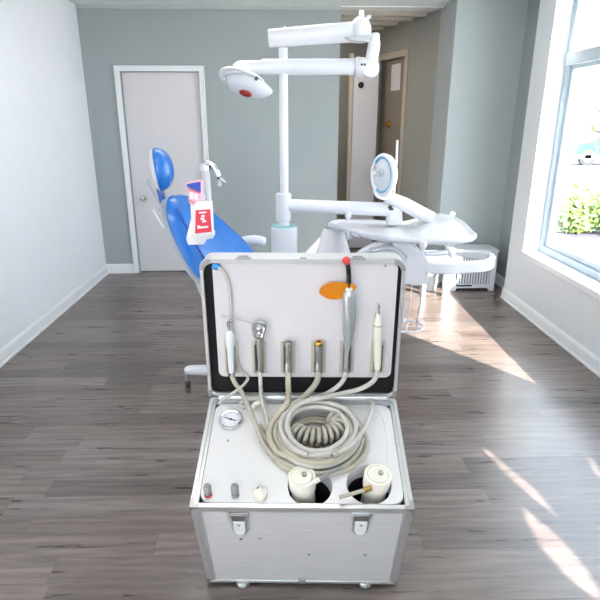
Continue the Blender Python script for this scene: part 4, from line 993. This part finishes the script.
p = aZ(603, 236, GZ); leafball('garden_bush', (p.x+.42, p.y+.05, .2), (.72, .7, .50), 1700, m_leaf, 'larger green bush cut by the right edge of the view', 'bush', 'bushes outside the window')
p = aZ(584, 228, GZ); leafball('garden_bush', (p.x, p.y+.8, .22), (.6, .6, .42), 1000, m_leaf2, 'pale bush behind the two nearer bushes outside', 'bush', 'bushes outside the window')
p = aZ(585, 236, GZ); tag(MB().ell((p.x, p.y-.1, GZ), (.75, .45, .06), None, 28, 10).build('mulch_bed', m_soil), 'dark mulch patch at the foot of the bushes', 'soil')
p = aY(606, 135, 12.0); leafball('garden_tree', (p.x+.5, 12.0, p.z+.4), (1.1, 1.0, 1.1), 420, m_leaf, 'thin young tree with sparse leaves beyond the bushes', 'tree', None, trunk=.06, leaf=.09)
# car
ca = aZ(566, 166, GZ)
cx0, cy0 = ca.x, ca.y
car = thing('parked_car', (cx0+2.0, cy0, GZ), 'blue and white car parked far outside the window', 'car')
pf = [(0, .35), (.05, .75), (.5, .88), (1.1, .95), (1.6, 1.42), (3.0, 1.46), (3.6, 1.0), (4.2, .92), (4.3, .4), (4.2, .28), (.1, .28)]
MB().prism([(cx0+a_, cy0, GZ+b__) for a_, b__ in pf], (0, 1.7, 0)).build('car_body', m_carblue, car, bevel=.06, bseg=3)
MB().prism([(cx0+a_, cy0-.02, GZ+b__) for a_, b__ in ((1.2, .98), (1.65, 1.36), (2.95, 1.39), (3.45, 1.0))], (0, .03, 0)).build('side_window', m_carglass, car)
for a_ in (.85, 3.45):
    wq = MB().lathe((cx0+a_, cy0-.02, GZ+.32), (0, 1, 0), [(0, .24), (.02, .32), (.2, .32)], 28).build('wheel', m_rubber, car)
    MB().lathe((cx0+a_, cy0-.03, GZ+.32), (0, 1, 0), [(0, .16), (.015, .2)], 20).build('hubcap', m_steel, wq)
MB().box((cx0+.02, cy0-.03, GZ+.3), (cx0+4.25, cy0+.01, GZ+.45)).build('sill_trim', m_boxwhite, car)

# ================================================================== LIGHT
sun = bpy.data.lights.new('sun', 'SUN'); so = bpy.data.objects.new('sun', sun); C.objects.link(so)
sun.energy = 30.0; sun.angle = math.radians(.6); sun.color = (1, .93, .82)
so.rotation_euler = SUN.to_track_quat('-Z', 'Y').to_euler(); so.location = (8, -8, 8)
w = bpy.data.worlds.new('sky'); scene.world = w; w.use_nodes = True
wn_ = w.node_tree; bg = wn_.nodes['Background']
tcw = wn_.nodes.new('ShaderNodeTexCoord'); spw = wn_.nodes.new('ShaderNodeSeparateXYZ'); rp = wn_.nodes.new('ShaderNodeValToRGB')
wn_.links.new(tcw.outputs['Generated'], spw.inputs[0]); wn_.links.new(spw.outputs[2], rp.inputs[0]); wn_.links.new(rp.outputs[0], bg.inputs[0])
rp.color_ramp.elements[0].color = (.86, .93, 1, 1); rp.color_ramp.elements[1].color = (.72, .85, 1, 1)
bg.inputs[1].default_value = 6.5
# fill lamps added out of view, over the room and in the passage
def fill_lamp(x, y, sx, sy, e_, col, label):
    t_ = thing('fill_light', (x, y, ZC), label, 'fill light')
    MB().box((x-sx/2-.02, y-sy/2-.02, ZC-.03), (x+sx/2+.02, y+sy/2+.02, ZC)).build('housing', m_trim, t_)
    ld = bpy.data.lights.new('lamp', 'AREA'); ld.shape = 'RECTANGLE'; ld.size = sx; ld.size_y = sy; ld.energy = e_; ld.color = col
    lo = bpy.data.objects.new('lamp', ld); C.objects.link(lo); lo.location = (x, y, ZC-.035)
fill_lamp(-.3, 1.6, 1.2, .6, 10, (1, .98, .96), 'flat white fill lamp added out of view above the case')
fill_lamp(-.3, 3.9, 1.2, .6, 12, (1, .98, .96), 'flat white fill lamp added out of view above the dental chair')
fill_lamp(.25, 6.4, .3, .3, 14, (1, .86, .7), 'small warm fill lamp added out of view in the passage')

scene.view_settings.view_transform = 'Standard'; scene.view_settings.look = 'None'
scene.view_settings.gamma = 1; scene.view_settings.exposure = 0.1; scene.view_settings.use_curve_mapping = False
